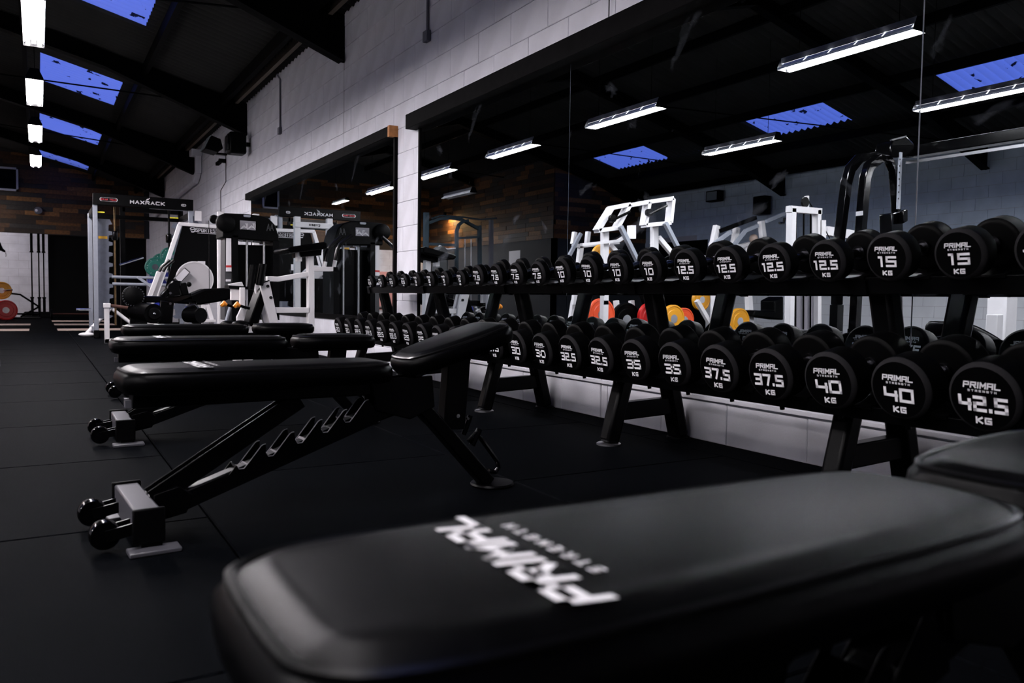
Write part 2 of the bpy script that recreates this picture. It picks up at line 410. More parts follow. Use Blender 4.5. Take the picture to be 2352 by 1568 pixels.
# ---- far end wall: white blocks below, reclaimed boards above, dark doorway
DX0, DX1, DZ = 0.25, 2.66, 2.52
wf = struct(MB().box((WL, YF, -.03), (DX0, YF+.2, 2.2)).box((DX1, YF, -.03), (W, YF+.2, 2.2)).build('wall_far', mortar))
MB().box((WL, YF, 2.2), (W, YF+.2, 5.2)).build('upper_wall', paint_dark, wf)
fb = MB()
r = 0; z = 0.0
while z < 2.2:
    x = DX0; first = True
    while x > -6.0:
        x1 = x; x0 = x - (BL/2 if (first and r % 2) else BL); first = False; x = x0
        b = (x0+.003, YF-.008, z+.003), (x1-.003, YF+.004, min(z+BH, 2.21)-.003)
        if x0 > -1.5:
            ob = MB().box(*b).build('concrete_block', paint, wf, smooth=False)
        else: fb.box(*b)
    x = DX1
    while x < W-.02: fb.box((x+.003, YF-.008, z+.003), (min(x+BL, W)-.003, YF+.004, min(z+BH, 2.21)-.003)); x += BL
    z += BH; r += 1
o = fb.build('concrete_blocks', paint, wf, smooth=False); o['kind'] = 'stuff'
struct(MB().box((DX0-.05, YF+.1, -.03), (DX1+.05, YF+.3, DZ)).build('door_1', plastic_blk))
PLM = {}
def plank_run(parent, axis, fixed, a0, a1, z0, z1, ztop=None, ph=0.118, depth=0.02, side=-1):
    z = z0; k = 0
    while z < z1-.02:
        a = a0 - random.uniform(0, .8)
        while a < a1:
            L = random.choice((.45, .6, .8, 1.05)); s, e = max(a, a0), min(a+L, a1); a += L
            if e-s < .06: continue
            zt = min(z+ph, z1); 
            if ztop and zt > ztop((s+e)/2): continue
            mi = random.choices(range(5), (4, 3, 2.2, 2.5, 1.2))[0]
            key = (axis, round(L, 2), mi)
            d = depth*random.uniform(.7, 1.3)
            if key not in PLM:
                h = ph/2-.002; q = L/2-.002
                bx = MB().box((-q, -.5, -h), (q, .5, h)) if axis == 'x' else MB().box((-.5, -q, -h), (.5, q, h))
                PLM[key] = bx.mesh('plank', planks_m[mi], smooth=False)
            c = ((s+e)/2, fixed+side*d/2, (z+zt)/2) if axis == 'x' else (fixed+side*d/2, (s+e)/2, (z+zt)/2)
            sc = ((e-s)/L, d, (zt-z)/ph) if axis == 'x' else (d, (e-s)/L, (zt-z)/ph)
            piece('plank', PLM[key], parent, c, None, sc)
        z += ph; k += 1
plank_run(wf, 'x', YF, -5.9, 2.6, 2.22, 4.3, roof_z)
plank_run(wf, 'x', YF, DX0, DX1, 2.53, 2.67)
# small window high up in the boards
wn = struct(MB().box((-.86, YF-.03, 3.33), (-.44, YF-.022, 3.86)).build('window_1', glass_dark))
for a, b in (((-.9, YF-.06, 3.29), (-.85, YF-.02, 3.9)), ((-.45, YF-.06, 3.29), (-.40, YF-.02, 3.9)), ((-.9, YF-.06, 3.85), (-.4, YF-.02, 3.9)), ((-.9, YF-.06, 3.29), (-.4, YF-.02, 3.34))):
    MB().box(a, b).build('window_frame', frame_w, wn)

# ---- boarded partition in the far corner across the room (seen in the mirrors)
PX, PY = -5.93, 17.3
wp = struct(MB().box((WL, PY, 0), (PX, PY+.12, 4.3)).box((PX-.12, PY, 0), (PX, YF, 4.3)).build('wall_partition', paint_dark))
plank_run(wp, 'y', PX, PY, YF, 2.24, 4.25, side=1)
plank_run(wp, 'x', PY, WL, PX, 2.24, 4.25, lambda x: roof_z(x)-.1)
# ---- opposite long wall and the wall behind the camera
wl = struct(MB().box((WL-.2, YN, -.03), (WL-.002, YF, EAVE+.1)).build('wall_left', mortar))
lb = MB(); lbu = MB(); z = 0; r = 0
while z < EAVE-.03:
    y = YN + (BL/2 if r % 2 else 0)
    while y < PY-.05:
        if not (14.85 < y < 16.95 and z < 2.2): (lb if z < 1.1 else lbu).box((WL-.003, y+.003, z+.003), (WL+.008, y+BL-.003, min(z+BH, EAVE)-.003))
        y += BL
    z += BH; r += 1
o = lb.build('concrete_blocks', mat('fresh_white_paint', (.84, .85, .88), .6), wl, smooth=False); o['kind'] = 'stuff'
o = lbu.build('grey_blocks', mat('blue_grey_masonry_paint', (.58, .67, .78), .75, noise=.08, nscale=4), wl, smooth=False); o['kind'] = 'stuff'
struct(MB().box((WL-.004, 14.9, 0), (WL+.03, 17.1, 2.22)).build('door_2', plastic_blk))
struct(MB().box((WL+.008, YN, 1.235), (WL+.05, 14.8, 1.27)).build('trim_5', lamp_body))
struct(MB().box((WL, YN-.2, 0), (W, YN, 5.2)).build('wall_near', mat('near_wall_paint', (0.22, 0.22, 0.24), 0.8)))

# ---- roof: corrugated sheets, purlins, portal frames, roof lights
ce = struct(MB().box((XR-.12, YN, roof_z(XR)+.02), (XR+.12, YF, roof_z(XR)+.07)).build('ceiling', roof_steel))
PITCHC = 0.146
def corr(mb, xa, xb, ya, yb, lift=0.0, amp=0.026):
    """corrugated sheet running down the slope from xa to xb"""
    n = max(1, int(round((yb-ya)/(PITCHC/6)))); vs = []; fs = []
    for i in range(n+1):
        y = ya+(yb-ya)*i/n; h = amp*math.cos(2*math.pi*y/PITCHC)
        vs += [(xa, y, roof_z(xa)+h+lift), (xb, y, roof_z(xb)+h+lift)]
    for i in range(n): fs.append((2*i, 2*i+1, 2*i+3, 2*i+2))
    mb.add(vs, fs)
LIGHTS_R = [(-4.3, -2.6), (0.2, 1.9), (4.75, 6.45), (9.25, 10.95), (14.0, 15.7), (18.7, 20.15), (23.1, 24.4)]
LIGHTS_L = [(0.6, 2.4), (5.5, 7.5), (9.55, 11.4), (14.45, 16.35), (19.4, 21.2)]
XL = {1: (1.18, 0.08), -1: (-7.2, -6.2)}
nwin = 2
for side, runs in ((1, LIGHTS_R), (-1, LIGHTS_L)):
    lo, hi = XL[side]; ev = W+.1 if side == 1 else WL-.1
    for xa, xb in ((ev, lo), (hi, XR)):
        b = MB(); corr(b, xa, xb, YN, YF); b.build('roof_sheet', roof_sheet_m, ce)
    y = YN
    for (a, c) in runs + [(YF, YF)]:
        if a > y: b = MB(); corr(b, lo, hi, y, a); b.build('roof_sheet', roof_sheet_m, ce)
        y = c
    for (a, c) in runs:
        b = MB(); corr(b, lo, hi, a, c)
        struct(b.build('window_%d' % nwin, skylight_m)); nwin += 1
def slope_pts(side): return [(W, XR), (WL, XR)][0 if side == 1 else 1]
for side in (1, -1):
    e = W if side == 1 else WL
    for dx in (0.35, 1.40, 2.86, 4.1, 5.3):
        x = e - side*dx; z = roof_z(x)-.03
        MB().box((x-.03, YN, z-.15), (x+.03, YF, z)).build('purlin', roof_steel, ce)
for fy in (-1.0, 3.6, 8.1, 12.55, 17.2, 21.7):
    for side in (1, -1):
        e = W if side == 1 else WL
        def q(dx, dz): return (e-side*dx, roof_z(e-side*dx)+dz)
        b = MB()
        poly = [q(0.0, -.03), q(abs(e-XR), -.03), q(abs(e-XR), -.27), q(1.9, -.27), (e-side*.04, EAVE-.50), (e, EAVE-.50)]
        b.prism(poly, fy-.012, fy+.012)
        b.prism([q(1.9, -.255), q(abs(e-XR), -.255), q(abs(e-XR), -.27), q(1.9, -.27)], fy-.075, fy+.075)
        b.prism([(e-side*.04, EAVE-.50), q(1.9, -.27), q(1.9, -.255), (e-side*.04, EAVE-.482)], fy-.075, fy+.075)
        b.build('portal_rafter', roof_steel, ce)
# thin bracing rods that cross the bays
for y0 in (8.1, 12.55, 17.2):
    MB().tube([(W-.5, y0, roof_z(W-.5)-.22), (XR+1.2, y0+4.4, roof_z(XR+1.2)-.22)], .012, 6).build('bracing_rod', roof_steel, ce)
    MB().tube([(WL+.5, y0, roof_z(WL+.5)-.22), (XR-1.2, y0+4.4, roof_z(XR-1.2)-.22)], .012, 6).build('bracing_rod', roof_steel, ce)
# pale eaves flashing where the roof meets the block wall
MB().bar((W-.16, YN, EAVE+.0), (W-.16, YF, EAVE+.0), .05, .10).build('eaves_flashing', mat('eaves_board', (.16, .13, .10), .8), ce)

# ---- fluorescent battens hung under the roof
def make_lamp(lit=True, drop=0.0093, darkened=False):
    t = thing('ceiling_light', 'x', 'ceiling light', (0, 0, 0), local=True)
    L = 1.22
    b = MB()
    # trough of five slotted reflector plates on each side; light leaks up through the slots
    for s in (-1, 1):
        for k in range(5):
            y0 = -L/2+.02+k*(L-.04)/5; y1 = y0+(L-.04)/5-.012
            b.add([(s*.03, y0, .050), (s*.03, y1, .050), (s*.072, y1, .012), (s*.072, y0, .012)], [(0,1,2,3)])
        b.box((s*.072-.002, -L/2, -.004), (s*.072+.002, L/2, .014))
    b.build('reflector', lamp_white, t)
    MB().box((-.034, -L/2, .051), (.034, L/2, .10)).build('casing', lamp_body, t, bevel=.004)
    for y in (-L/2-.004, L/2):
        MB().prism([(-.072, -.004), (.072, -.004), (.072, .016), (.034, .098), (-.034, .098), (-.072, .016)], y, y+.004).build('end_plate', steel_black, t)
    for s in (-1, 1):
        MB().tube([(s*.040, -L/2+.02, drop), (s*.040, L/2-.02, drop)], .0145, 8).build('fluorescent_tube', tube_on if lit and not (darkened and s < 0) else tube_off, t)
    lv = MB()
    for k in range(12): y = -L/2+.06+k*(L-.12)/11; lv.box((-.016, y-.002, .004), (.016, y+.002, .04))
    lv.box((-.018, -L/2+.02, .04), (.018, L/2-.02, .05))
    lv.build('louvre', lamp_white, t)
    for y in (-.45, .45): MB().tube([(0, y, .10), (0, y, 1.25)], .003, 5).build('suspension_wire', roof_steel, t)
    return t
lamp0 = make_lamp(True); lamp_far = make_lamp(True, -.001); lamp_off = make_lamp(False); lamp_half = make_lamp(True, darkened=True)
LZ = 2.62
ROW_A = [(4.2, 'long fluorescent batten in the near row, reflected beside the mirror seam at top right'),
         (6.97, 'topmost and largest of the four lit battens in a line at top left'),
         (9.34, 'second lit batten from the top in the line at top left'),
         (11.7, 'third lit batten from the top, level with the third roof light'),
         (14.1, 'smallest and farthest lit batten in the line at top left')]
ROW_B = [(4.45, 'fluorescent batten in the far row, reflected at the right edge under a roof light'),
         (7.45, 'fluorescent batten in the far row, reflected between the two blue roof lights'),
         (1.6, 'added unseen fluorescent batten in the middle row, level with the blurred bench'),  # unseen lamp added to light the opposite wall and machines
         (-1.2, 'added unseen fluorescent batten in the middle row, behind the camera')]  # also added out of view, for more light on the walls
ADDED_ROW_C = [(4.4, 'added unseen fluorescent batten over the floor nearest the opposite wall'),  # whole row added out of view to brighten the opposite wall
         (1.7, 'added unseen fluorescent batten near the opposite wall, level with the near end of the dumbbells'),
         (-1.0, 'added unseen fluorescent batten near the opposite wall, closest to the near end wall')]
def hang(src, loc, label, first):
    o = src if first else copy_tree(src)
    o.location = loc; tag(o, label, 'ceiling light', 'hanging fluorescent battens'); return o
for i, (y, lb_) in enumerate(ROW_A): hang(lamp_far if y > 11 else lamp0, (0.0, y, LZ), lb_, i in (0, len(ROW_A)-2))
hang(lamp_half, (0.0, 1.7, LZ), 'fluorescent batten above the benches nearest the camera, light halved by having one of its tubes dead', True)  # second tube left off to halve the light near the camera
for y, lb_ in ADDED_ROW_C: hang(lamp0, (-5.6, y, LZ), lb_, False)
for y, lb_ in ROW_B: hang(lamp0, (-2.25, y, LZ), lb_, False)
hang(lamp0, (-2.3, 23.3, 3.45), 'fluorescent batten fixed high near the far end wall, reflected in the farthest mirror', False)
hang(lamp0, (-4.04, 22.2, 2.8), 'added unseen fluorescent batten beside the boarded partition at the far end', False)  # added behind the pillar to brighten the far wall
hang(lamp_off, (-1.5, 13.9, LZ), 'unlit fluorescent batten reflected beside the pillar above the cage', True)

# ================================================================== ADJUSTABLE BENCHES
def chaikin(pts, n=2, closed=True):
    for _ in range(n):
        out = []
        m_ = len(pts)
        for i in range(m_ if closed else m_-1):
            a, b = Vector(pts[i]), Vector(pts[(i+1) % m_])
            out += [a*.75+b*.25, a*.25+b*.75]
        if not closed: out = [Vector(pts[0])]+out+[Vector(pts[-1])]
        pts = out
    return pts
def inset(poly, d):
    n = len(poly); out = []
    for i in range(n):
        a, b, c = poly[i-1], poly[i], poly[(i+1) % n]
        e1 = (b-a).normalized(); e2 = (c-b).normalized()
        n1, n2 = Vector((-e1.y, e1.x)), Vector((-e2.y, e2.x)); nn = (n1+n2)
        nn = nn/max(nn.length_squared/2, .3); out.append(b+nn*d)
    return out
def pad_mesh(outline, zs):
    """upholstered pad: stacked insets of a plan outline"""
    mb = MB(); rings = []
    for d, z in zs: rings.append([Vector((p.x, p.y, z)) for p in inset(outline, d)])
    n = len(outline); vs = [v for g in rings for v in g]; fs = []
    for i in range(len(rings)-1):
        for k in range(n): a, b = i*n+k, i*n+(k+1) % n; fs.append((a, b, b+n, a+n))
    fs.append(tuple(range(n))[::-1]); fs.append(tuple(range((len(rings)-1)*n, len(rings)*n)))
    return mb.add(vs, fs)
PADZ = [(.026, -.070), (.010, -.066), (.002, -.052), (0, -.036), (.002, -.024), (.010, -.0145), (.014, -.0115), (.018, -.0105), (.020, -.0095), (.036, -.0018), (.046, 0)]
BACK = chaikin([Vector(p) for p in [(0, .075), (0, -.075), (.012, -.108), (.055, -.142), (.20, -.148), (.55, -.138), (.71, -.130), (.768, -.105), (.788, -.05), (.788, .05), (.768, .105), (.71, .130), (.55, .138), (.20, .148), (.055, .142), (.012, .108)]], 2)
SEAT = chaikin([Vector(p) for p in [(0, .05), (0, -.05), (.015, -.085), (.07, -.118), (.20, -.135), (.33, -.140), (.395, -.120), (.41, -.07), (.41, .07), (.395, .120), (.33, .140), (.20, .135), (.07, .118), (.015, .085)]], 2)
def piping(outline, d=.014, z=-.0110, r=.0050):
    pts = [Vector((p.x, p.y, z)) for p in inset(outline, d)]; return MB().tube(pts+[pts[0], pts[1]], r, 6, cap=False)
saddle_m = mat('worn_grey_saddle', (.30, .28, .31), .5)
edge_highlight = mat('painted_edge_highlight', (.50, .49, .50), .4)  # pale colour stands in for lamp light catching the edges
def make_bench(seat_deg, edge=None):
    edge = edge or edge_highlight
    t = thing('weight_bench', 'x', 'bench', (0, 0, 0), local=True)
    PZ = .463
    def place(o, loc, ry=0): o.location = loc; o.rotation_euler.y = ry; return o
    bp = pad_mesh(BACK, PADZ).build('back_pad', leather, t); place(bp, (0, 0, PZ))
    piping(BACK).build('piping', leather_dk, bp)
    lg = MB()
    # printed logo across the pad, readable from the seat end
    put_text(lg, text_strokes('PRIMAL', .040, .0385, .0085, .0040, .18), (.206, 0, .0012), (0, 1, 0), (-1, 0, 0))
    put_text(lg, text_strokes('STRENGTH', .0125, .0105, .003, .0075), (.247, 0, .0012), (0, 1, 0), (-1, 0, 0))
    lg.build('logo_print', logo_print, bp, label='white printed lettering across the pad')
    sr = R(-seat_deg)
    sp = pad_mesh(SEAT, PADZ).build('seat_pad', leather, t); place(sp, (.822, 0, PZ+.006), sr)
    piping(SEAT).build('piping', leather_dk, sp)
    sb = MB().box((.03, -.05, -.083), (.37, .05, -.066)).build('seat_plate', steel_black, t, bevel=.003); place(sb, (.822, 0, PZ+.006), sr)
    # pad support beam
    MB().box((.035, -.03, .350), (.80, .03, .398)).build('pad_beam', steel_black, t, bevel=.004)
    MB().box((.02, -.012, .352), (.038, .012, .372)).build('beam_end_plug', grey_plastic, t)
    # pivot bracket of back pad, seat and main frame
    for q in (-.037, .037): MB().prism([(.72, .40), (.94, .405), (.95, .30), (.86, .265), (.74, .30)], q-.005, q+.005).build('pivot_bracket', steel_black, t, bevel=.003)
    # main spine: low front tube rising to the hinge, bent down to the rear foot
    spine = [(.10, 0, .068), (.20, 0, .096), (.50, 0, .196), (.74, 0, .283), (.82, 0, .305), (.875, 0, .307), (.925, 0, .288), (.97, 0, .245), (1.08, 0, .125), (1.185, 0, .012)]
    MB().sweep(spine, .052, .048).build('spine', steel_black, t, bevel=.006)
    # two notched ladder plates on the spine
    nx = [(.335, .166), (.420, .195), (.508, .226), (.588, .252), (.660, .278)]
    for s in (-1, 1):
        pl = [(.15, .085), (.20, .112), (.285, .142)]
        for (x, z) in nx:
            pl += [(x-.028, z+.004), (x-.021, z-.008), (x-.006, z-.008), (x+.004, z+.003), (x+.044, z+.053), (x+.050, z+.057), (x+.057, z+.058)]
        pl += [(.74, .300), (.75, .262), (.15, .052)]
        MB().prism(pl, s*.031-.0025, s*.031+.0025).build('ladder_plate', steel_black, t)
        for (x, z) in nx:
            MB().tube([(x-.027, s*.031, z+.003), (x-.021, s*.031, z-.008), (x-.006, s*.031, z-.008), (x+.004, s*.031, z+.003), (x+.044, s*.031, z+.053), (x+.050, s*.031, z+.057), (x+.057, s*.031, z+.058)], .0018, 5).build('notch_edge', edge, t)
    for (x, z) in nx: MB().prism([(x-.029, z+.004), (x-.021, z-.0085), (x-.006, z-.0085), (x+.006, z+.004), (x-.006, z-.012), (x-.021, z-.012)], -.0285, .0285).build('notch_saddle', saddle_m if edge is edge_highlight else steel_black, t)  # saddles turn black with the edges on the shaded bench
    # swinging support strut: two channel edges, their rim painted bright as if lit
    a, b_ = Vector((.085, 0, .108)), Vector((.50, 0, .362))
    st = MB()
    for s in (-1, 1):
        st.bar(a+Vector((0, s*.022, -.012)), b_+Vector((0, s*.022, -.012)), .006, .055)
    st.bar(a+Vector((.02, 0, -.03)), b_+Vector((0, 0, -.03)), .044, .006)
    st.build('support_strut', steel_black, t, bevel=.002)
    up = Vector((-(b_-a).z, 0, (b_-a).x)).normalized()
    for s in (-1, 1):
        MB().tube([a+Vector((-.006, s*.022, -.030)), a+Vector((-.008, s*.022, .0))+up*.004, a+up*.016+Vector((.02, s*.022, -.004)), b_+up*.016+Vector((0, s*.022, -.012))], .0021, 5).build('strut_edge', edge, t)
    MB().tube([(.30, -.05, .225), (.30, .05, .225)], .010, 10).build('strut_bolt', gloss_black, t)
    MB().tube([(.105, -.034, .105), (.105, .034, .105)], .008, 8).build('strut_bolt', gloss_black, t)
    # front cross tube with end caps, foot plates and transport wheels
    MB().box((.016, -.178, .030), (.080, .178, .106)).build('front_cross_tube', mat('graphite_powder_coat', (.065, .064, .075), .35), t, bevel=.005)
    for s in (-1, 1):
        MB().box((.009, s*.178-.006, .022), (.087, s*.178+.006, .113)).build('end_cap', plastic_blk, t, bevel=.004)
        MB().box((-.004, s*.19-.03, 0), (.120, s*.19+.03, .012)).build('foot_plate', mat('graphite_powder_coat', (.065, .064, .075), .35), t, bevel=.003)
        MB().box((.03, s*.16-.018, .01), (.08, s*.16+.018, .034)).build('foot_bracket', steel_black, t)
        w_ = MB().lathe([(-.018, .012), (-.018, .034), (-.012, .0375), (.012, .0375), (.018, .034), (.018, .012)], 20, (-.048, s*.125, .046), 'y').build('wheel', gloss_black, t)
        MB().lathe([(-.022, .006), (-.022, .014), (.022, .014), (.022, .006)], 12, (-.048, s*.125, .046), 'y').build('wheel_hub', gloss_black, w_)
        for q in (-.026, .026): MB().bar((-.048, s*.125+q, .046), (.02, s*.125+q, .058), .006, .03).build('wheel_fork', steel_black, t)
    MB().prism([(.085, .035), (.085, .112), (.15, .128), (.19, .10), (.17, .05)], -.035, .035).build('strut_hinge', steel_black, t, bevel=.003)
    # rear leg: seat post, foot disc and carry handle
    tp = .47 + .30*math.tan(R(seat_deg))
    MB().bar((1.035, 0, .215), (1.055, 0, .40+.22*math.tan(R(seat_deg))), .05, .085, up=(1, 0, 0)).build('seat_post', steel_black, t, bevel=.004)
    MB().tube([(1.045, -.032, .262), (1.045, .032, .262)], .007, 8).build('post_bolt', chrome, t)
    MB().tube([(1.085, -.032, .250), (1.085, .032, .250)], .005, 8).build('post_bolt', chrome, t)
    MB().lathe([(0, .074), (.006, .078), (.012, .074), (.014, .04)], 28, (1.205, 0, 0), 'z').build('rear_foot', steel_black, t)
    MB().tube([(1.105, 0, .165), (1.135, 0, .190), (1.155, 0, .172), (1.225, 0, .085), (1.232, 0, .060), (1.218, 0, .045), (1.19, 0, .052)], .0085, 8).build('carry_handle', gloss_black, t)
    MB().tube([(1.085, 0, .19), (1.105, 0, .235), (1.112, 0, .255)], .009, 8).build('adjust_lever', gloss_black, t)
    MB().tube([(1.12, 0, .150), (1.150, 0, .205)], .011, 8).build('pull_pin', gloss_black, t)
    return t
tag(make_bench(2, steel_black), 'black adjustable bench in the blurred foreground with a large white logo', 'bench', 'adjustable benches').location = (.102, .528, 0)  # edges and saddles blackened to paint the shade under this pad
b2 = make_bench(17); tag(b2, 'nearest whole black bench, raised seat end, notched ladder frame in full view', 'bench', 'adjustable benches'); b2.location = (.178, 2.395, 0); b2.rotation_euler.z = R(3.5)
b3 = make_bench(0); tag(b3, 'black bench with a level seat, wheels showing behind the notched bench', 'bench', 'adjustable benches'); b3.location = (.272, 4.02, 0); b3.rotation_euler.z = R(0)
b4 = make_bench(0); tag(b4, 'farthest of the four black benches, pads level, before the white frames', 'bench', 'adjustable benches'); b4.location = (.455, 5.70, 0); b4.rotation_euler.z = R(0)

# ================================================================== DUMBBELLS AND THEIR RACKS
TILT = R(12.5)
dark_chrome = mat('dark_chrome', (.10, .10, .11), .22, metal=1.0)
XU, XLO = 2.270, 2.040            # front faces of the upper and lower rows
ZU, ZLO = .728, .334              # tray surface under the front faces
SIZES = {'2.5': (.050, .042), '5': (.053, .048), '7.5': (.066, .050), '10': (.069, .056), '12.5': (.071, .064), '15': (.0755, .070), '17.5': (.077, .074),
         '20': (.079, .074), '22.5': (.080, .076), '25': (.081, .078), '27.5': (.082, .080), '30': (.083, .083), '32.5': (.084, .086), '35': (.086, .088), '37.5': (.088, .091), '40': (.090, .094), '42.5': (.092, .096)}
GAP = .118
def rack_length(kg): return 2*SIZES[kg][1]+GAP
def make_dumbbell(kg):
    r, L = SIZES[kg]; t = thing('dumbbell', 'x', 'dumbbell', (0, 0, 0), local=True)
    tot = 2*L+GAP
    MB().lathe([(L-.01, .0155), (L+.012, .0155), (L+.02, .0135), (tot/2, .0165), (tot-L-.02, .0135), (tot-L-.012, .0155), (tot-L+.01, .0155)], 14).lathe([(L-.002, .026), (L+.010, .024)], 14).lathe([(tot-L-.010, .024), (tot-L+.002, .026)], 14).build('handle', dark_chrome, t)
    c = .010
    for k in (0, 1):
        x = lambda a: a if k == 0 else tot-a
        prof = [(x(0.0), r-c*1.0), (x(c*.8), r-.0015), (x(c*1.4), r), (x(L-.008), r), (x(L-.002), r-.006), (x(L), r-.014)]
        h = MB().lathe(prof, 36).build('head', rubber, t)
        MB().lathe([(x(-.0006), r-c*1.05), (x(c*.72), r-.0008), (x(c*1.3), r+.0006), (x(c*1.0), r-.002), (x(c*.2), r-c*1.15)], 36, caps=False).build('rim', rim_highlight, h)
        pr = MB(); fx = x(-.0011)
        ux = Vector((0, -1, 0)) if k == 0 else Vector((0, 1, 0)); uz = Vector((0, 0, 1))
        o = Vector((fx, 0, 0))
        put_text(pr, text_strokes('PRIMAL', .185*r, .175*r, .040*r, .020*r, .15), o+uz*(.37*r), ux, uz)
        put_text(pr, text_strokes('STRENGTH', .062*r, .062*r, .016*r, .042*r), o+uz*(.205*r), ux, uz)
        nch = sum(NARROW.get(ch, 1) for ch in kg)
        cw = min(.48*r, 1.22*r/nch)
        put_text(pr, text_strokes(kg, .45*r, cw, .092*r, .045*r), o-uz*(.16*r), ux, uz)
        put_text(pr, text_strokes('KG', .20*r, .20*r, .050*r, .045*r), o-uz*(.63*r), ux, uz)
        pr.build('weight_print', white_print, h)
    return t
WORDS = {'2.5': 'two and a half', '5': 'five', '7.5': 'seven and a half', '10': 'ten', '12.5': 'twelve and a half', '15': 'fifteen', '17.5': 'seventeen and a half', '20': 'twenty', '22.5': 'twenty-two and a half', '25': 'twenty-five',
         '27.5': 'twenty-seven and a half', '30': 'thirty', '32.5': 'thirty-two and a half', '35': 'thirty-five', '37.5': 'thirty-seven and a half', '40': 'forty', '42.5': 'forty-two and a half'}
ORD = ['nearest', 'second', 'third', 'farthest']
upper = ['17.5'] + ['15']*2 + [k for k in ('12.5', '10', '7.5', '5', '2.5') for _ in range(4)]
lower = ['42.5', '42.5', '40', '40', '37.5', '37.5', '35', '35', '32.5', '32.5', '30', '30', '27.5', '27.5', '25', '25', '25', '25', '22.5', '22.5', '22.5', '22.5', '20', '20']
PROTO = {}
def set_row(kgs, y0, pitch, xf, zt, tier):
    n = {}
    for i, kg in enumerate(kgs):
        first = kg not in PROTO
        if first: PROTO[kg] = make_dumbbell(kg)
        d = PROTO[kg] if first else copy_tree(PROTO[kg])
        k = n.get(kg, 0); n[kg] = k+1; tot = kgs.count(kg)
        word = '' if tot == 1 else (ORD[k]+' ' if tot == 4 else ('nearer ' if k == 0 else 'farther '))
        r = SIZES[kg][0]
        d.location = (xf, y0+pitch*i, zt+r/math.cos(TILT)); d.rotation_euler = (random.uniform(-.04, .04), -TILT, random.uniform(-.015, .015))
        tag(d, 'black %s kilo dumbbell, %son the %s rack tier' % (WORDS[kg], (word+'of its weight ') if word else '', tier), 'dumbbell', '%s tier dumbbells' % tier)
set_row(upper, 1.345-.226, .226, XU, ZU, 'upper')
set_row(lower, 1.131-.2295, .2295, XLO, ZLO, 'lower')
cT, sT = math.cos(TILT), math.sin(TILT)
def make_rack(y0, y1, frames, label, ys_up, ys_lo):
    t = thing('dumbbell_rack', label, 'dumbbell rack', (2.45, (y0+y1)/2, 0), group='two-tier dumbbell racks')
    for nm, xf, zt, ln, ys in (('upper_tray', XU, ZU, .27, ys_up), ('lower_tray', XLO, ZLO, .29, ys_lo)):
        def tp(u, v): return (xf+.02+u*cT-v*sT, zt+u*sT+v*cT)
        b = MB()
        lip = -.052 if nm == 'upper_tray' else -.040
        b.prism([tp(.085, -.004), tp(ln, -.004), tp(ln, -.03), tp(.085, -.03)], y0, y1)
        b.prism([tp(.078, .004), tp(.086, .004), tp(.086, lip), tp(.078, lip)], y0, y1)
        b.prism([tp(ln, .030), tp(ln+.008, .030), tp(ln+.008, -.055), tp(ln, -.055)], y0, y1)
        tr = b.build(nm, steel_black, t, bevel=.002)
        sms = []
        for (ua, ub) in ((.07, .105), (ln-.05, ln-.012)):
            P0 = [(-.085, -.003), (-.085, .010), (-.055, .004), (0, .000), (.055, .004), (.085, .010), (.085, -.003)]
            vs = [Vector((tp(u, v)[0]-xf, yy, tp(u, v)[1]-zt)) for u in (ua, ub) for yy, v in P0]; n = len(P0)
            sms.append(('saddle', MB().add(vs, [tuple(range(n)), tuple(range(2*n-1, n-1, -1))]+[(i, i+n, (i+1) % n+n, (i+1) % n) for i in range(n)]).mesh('saddle', plastic_blk)))
        q0, q1 = tp(.10, -.02), tp(.10, -.056)
        sms.append(('saddle_bolt', MB().tube([(q0[0]-xf, .05, q0[1]-zt), (q1[0]-xf, .05, q1[1]-zt)], .008, 8).mesh('saddle_bolt', plastic_blk)))
        for y in ys:
            if y0 < y <= y1:
                for nm_, sme in sms: piece(nm_, sme, tr, (xf-2.45, y-(y0+y1)/2, zt))
    for fy in frames:
        MB().sweep([(2.250, fy, .008), (2.330, fy, .30)], .075, .072).build('front_leg', steel_black, t, bevel=.016)
        MB().sweep([(2.672, fy, .008), (2.490, fy, .715)], .085, .072).build('rear_leg', steel_black, t, bevel=.016)
        MB().bar((2.27, fy, .150), (2.66, fy, .165), .05, .082).build('cross_brace', steel_black, t, bevel=.006)
        MB().bar((2.32, fy, .315), (2.60, fy, .375), .05, .05).build('tray_arm', steel_black, t)
        MB().bar((2.36, fy, .715), (2.58, fy, .765), .05, .05).build('tray_arm', steel_black, t)
        for x in (2.250, 2.672): MB().lathe([(0, .056), (.007, .056), (.010, .050)], 20, (x, fy, 0), 'z').build('foot_disc', tube_edge if x < 2.5 else steel_black, t)
    return t
yu = [1.345-.226+.226*i for i in range(len(upper))]; yl = [1.131-.2295+.2295*i for i in range(len(lower))]
make_rack(.70, 3.514, (1.73, 2.93), 'black two-tier dumbbell rack holding the ten to fifteen kilo and the heaviest dumbbells', yu, yl)
make_rack(3.518, 6.42, (4.13, 5.28, 6.36), 'black two-tier dumbbell rack nearer the pillar holding the lightest dumbbells on top', yu, yl)

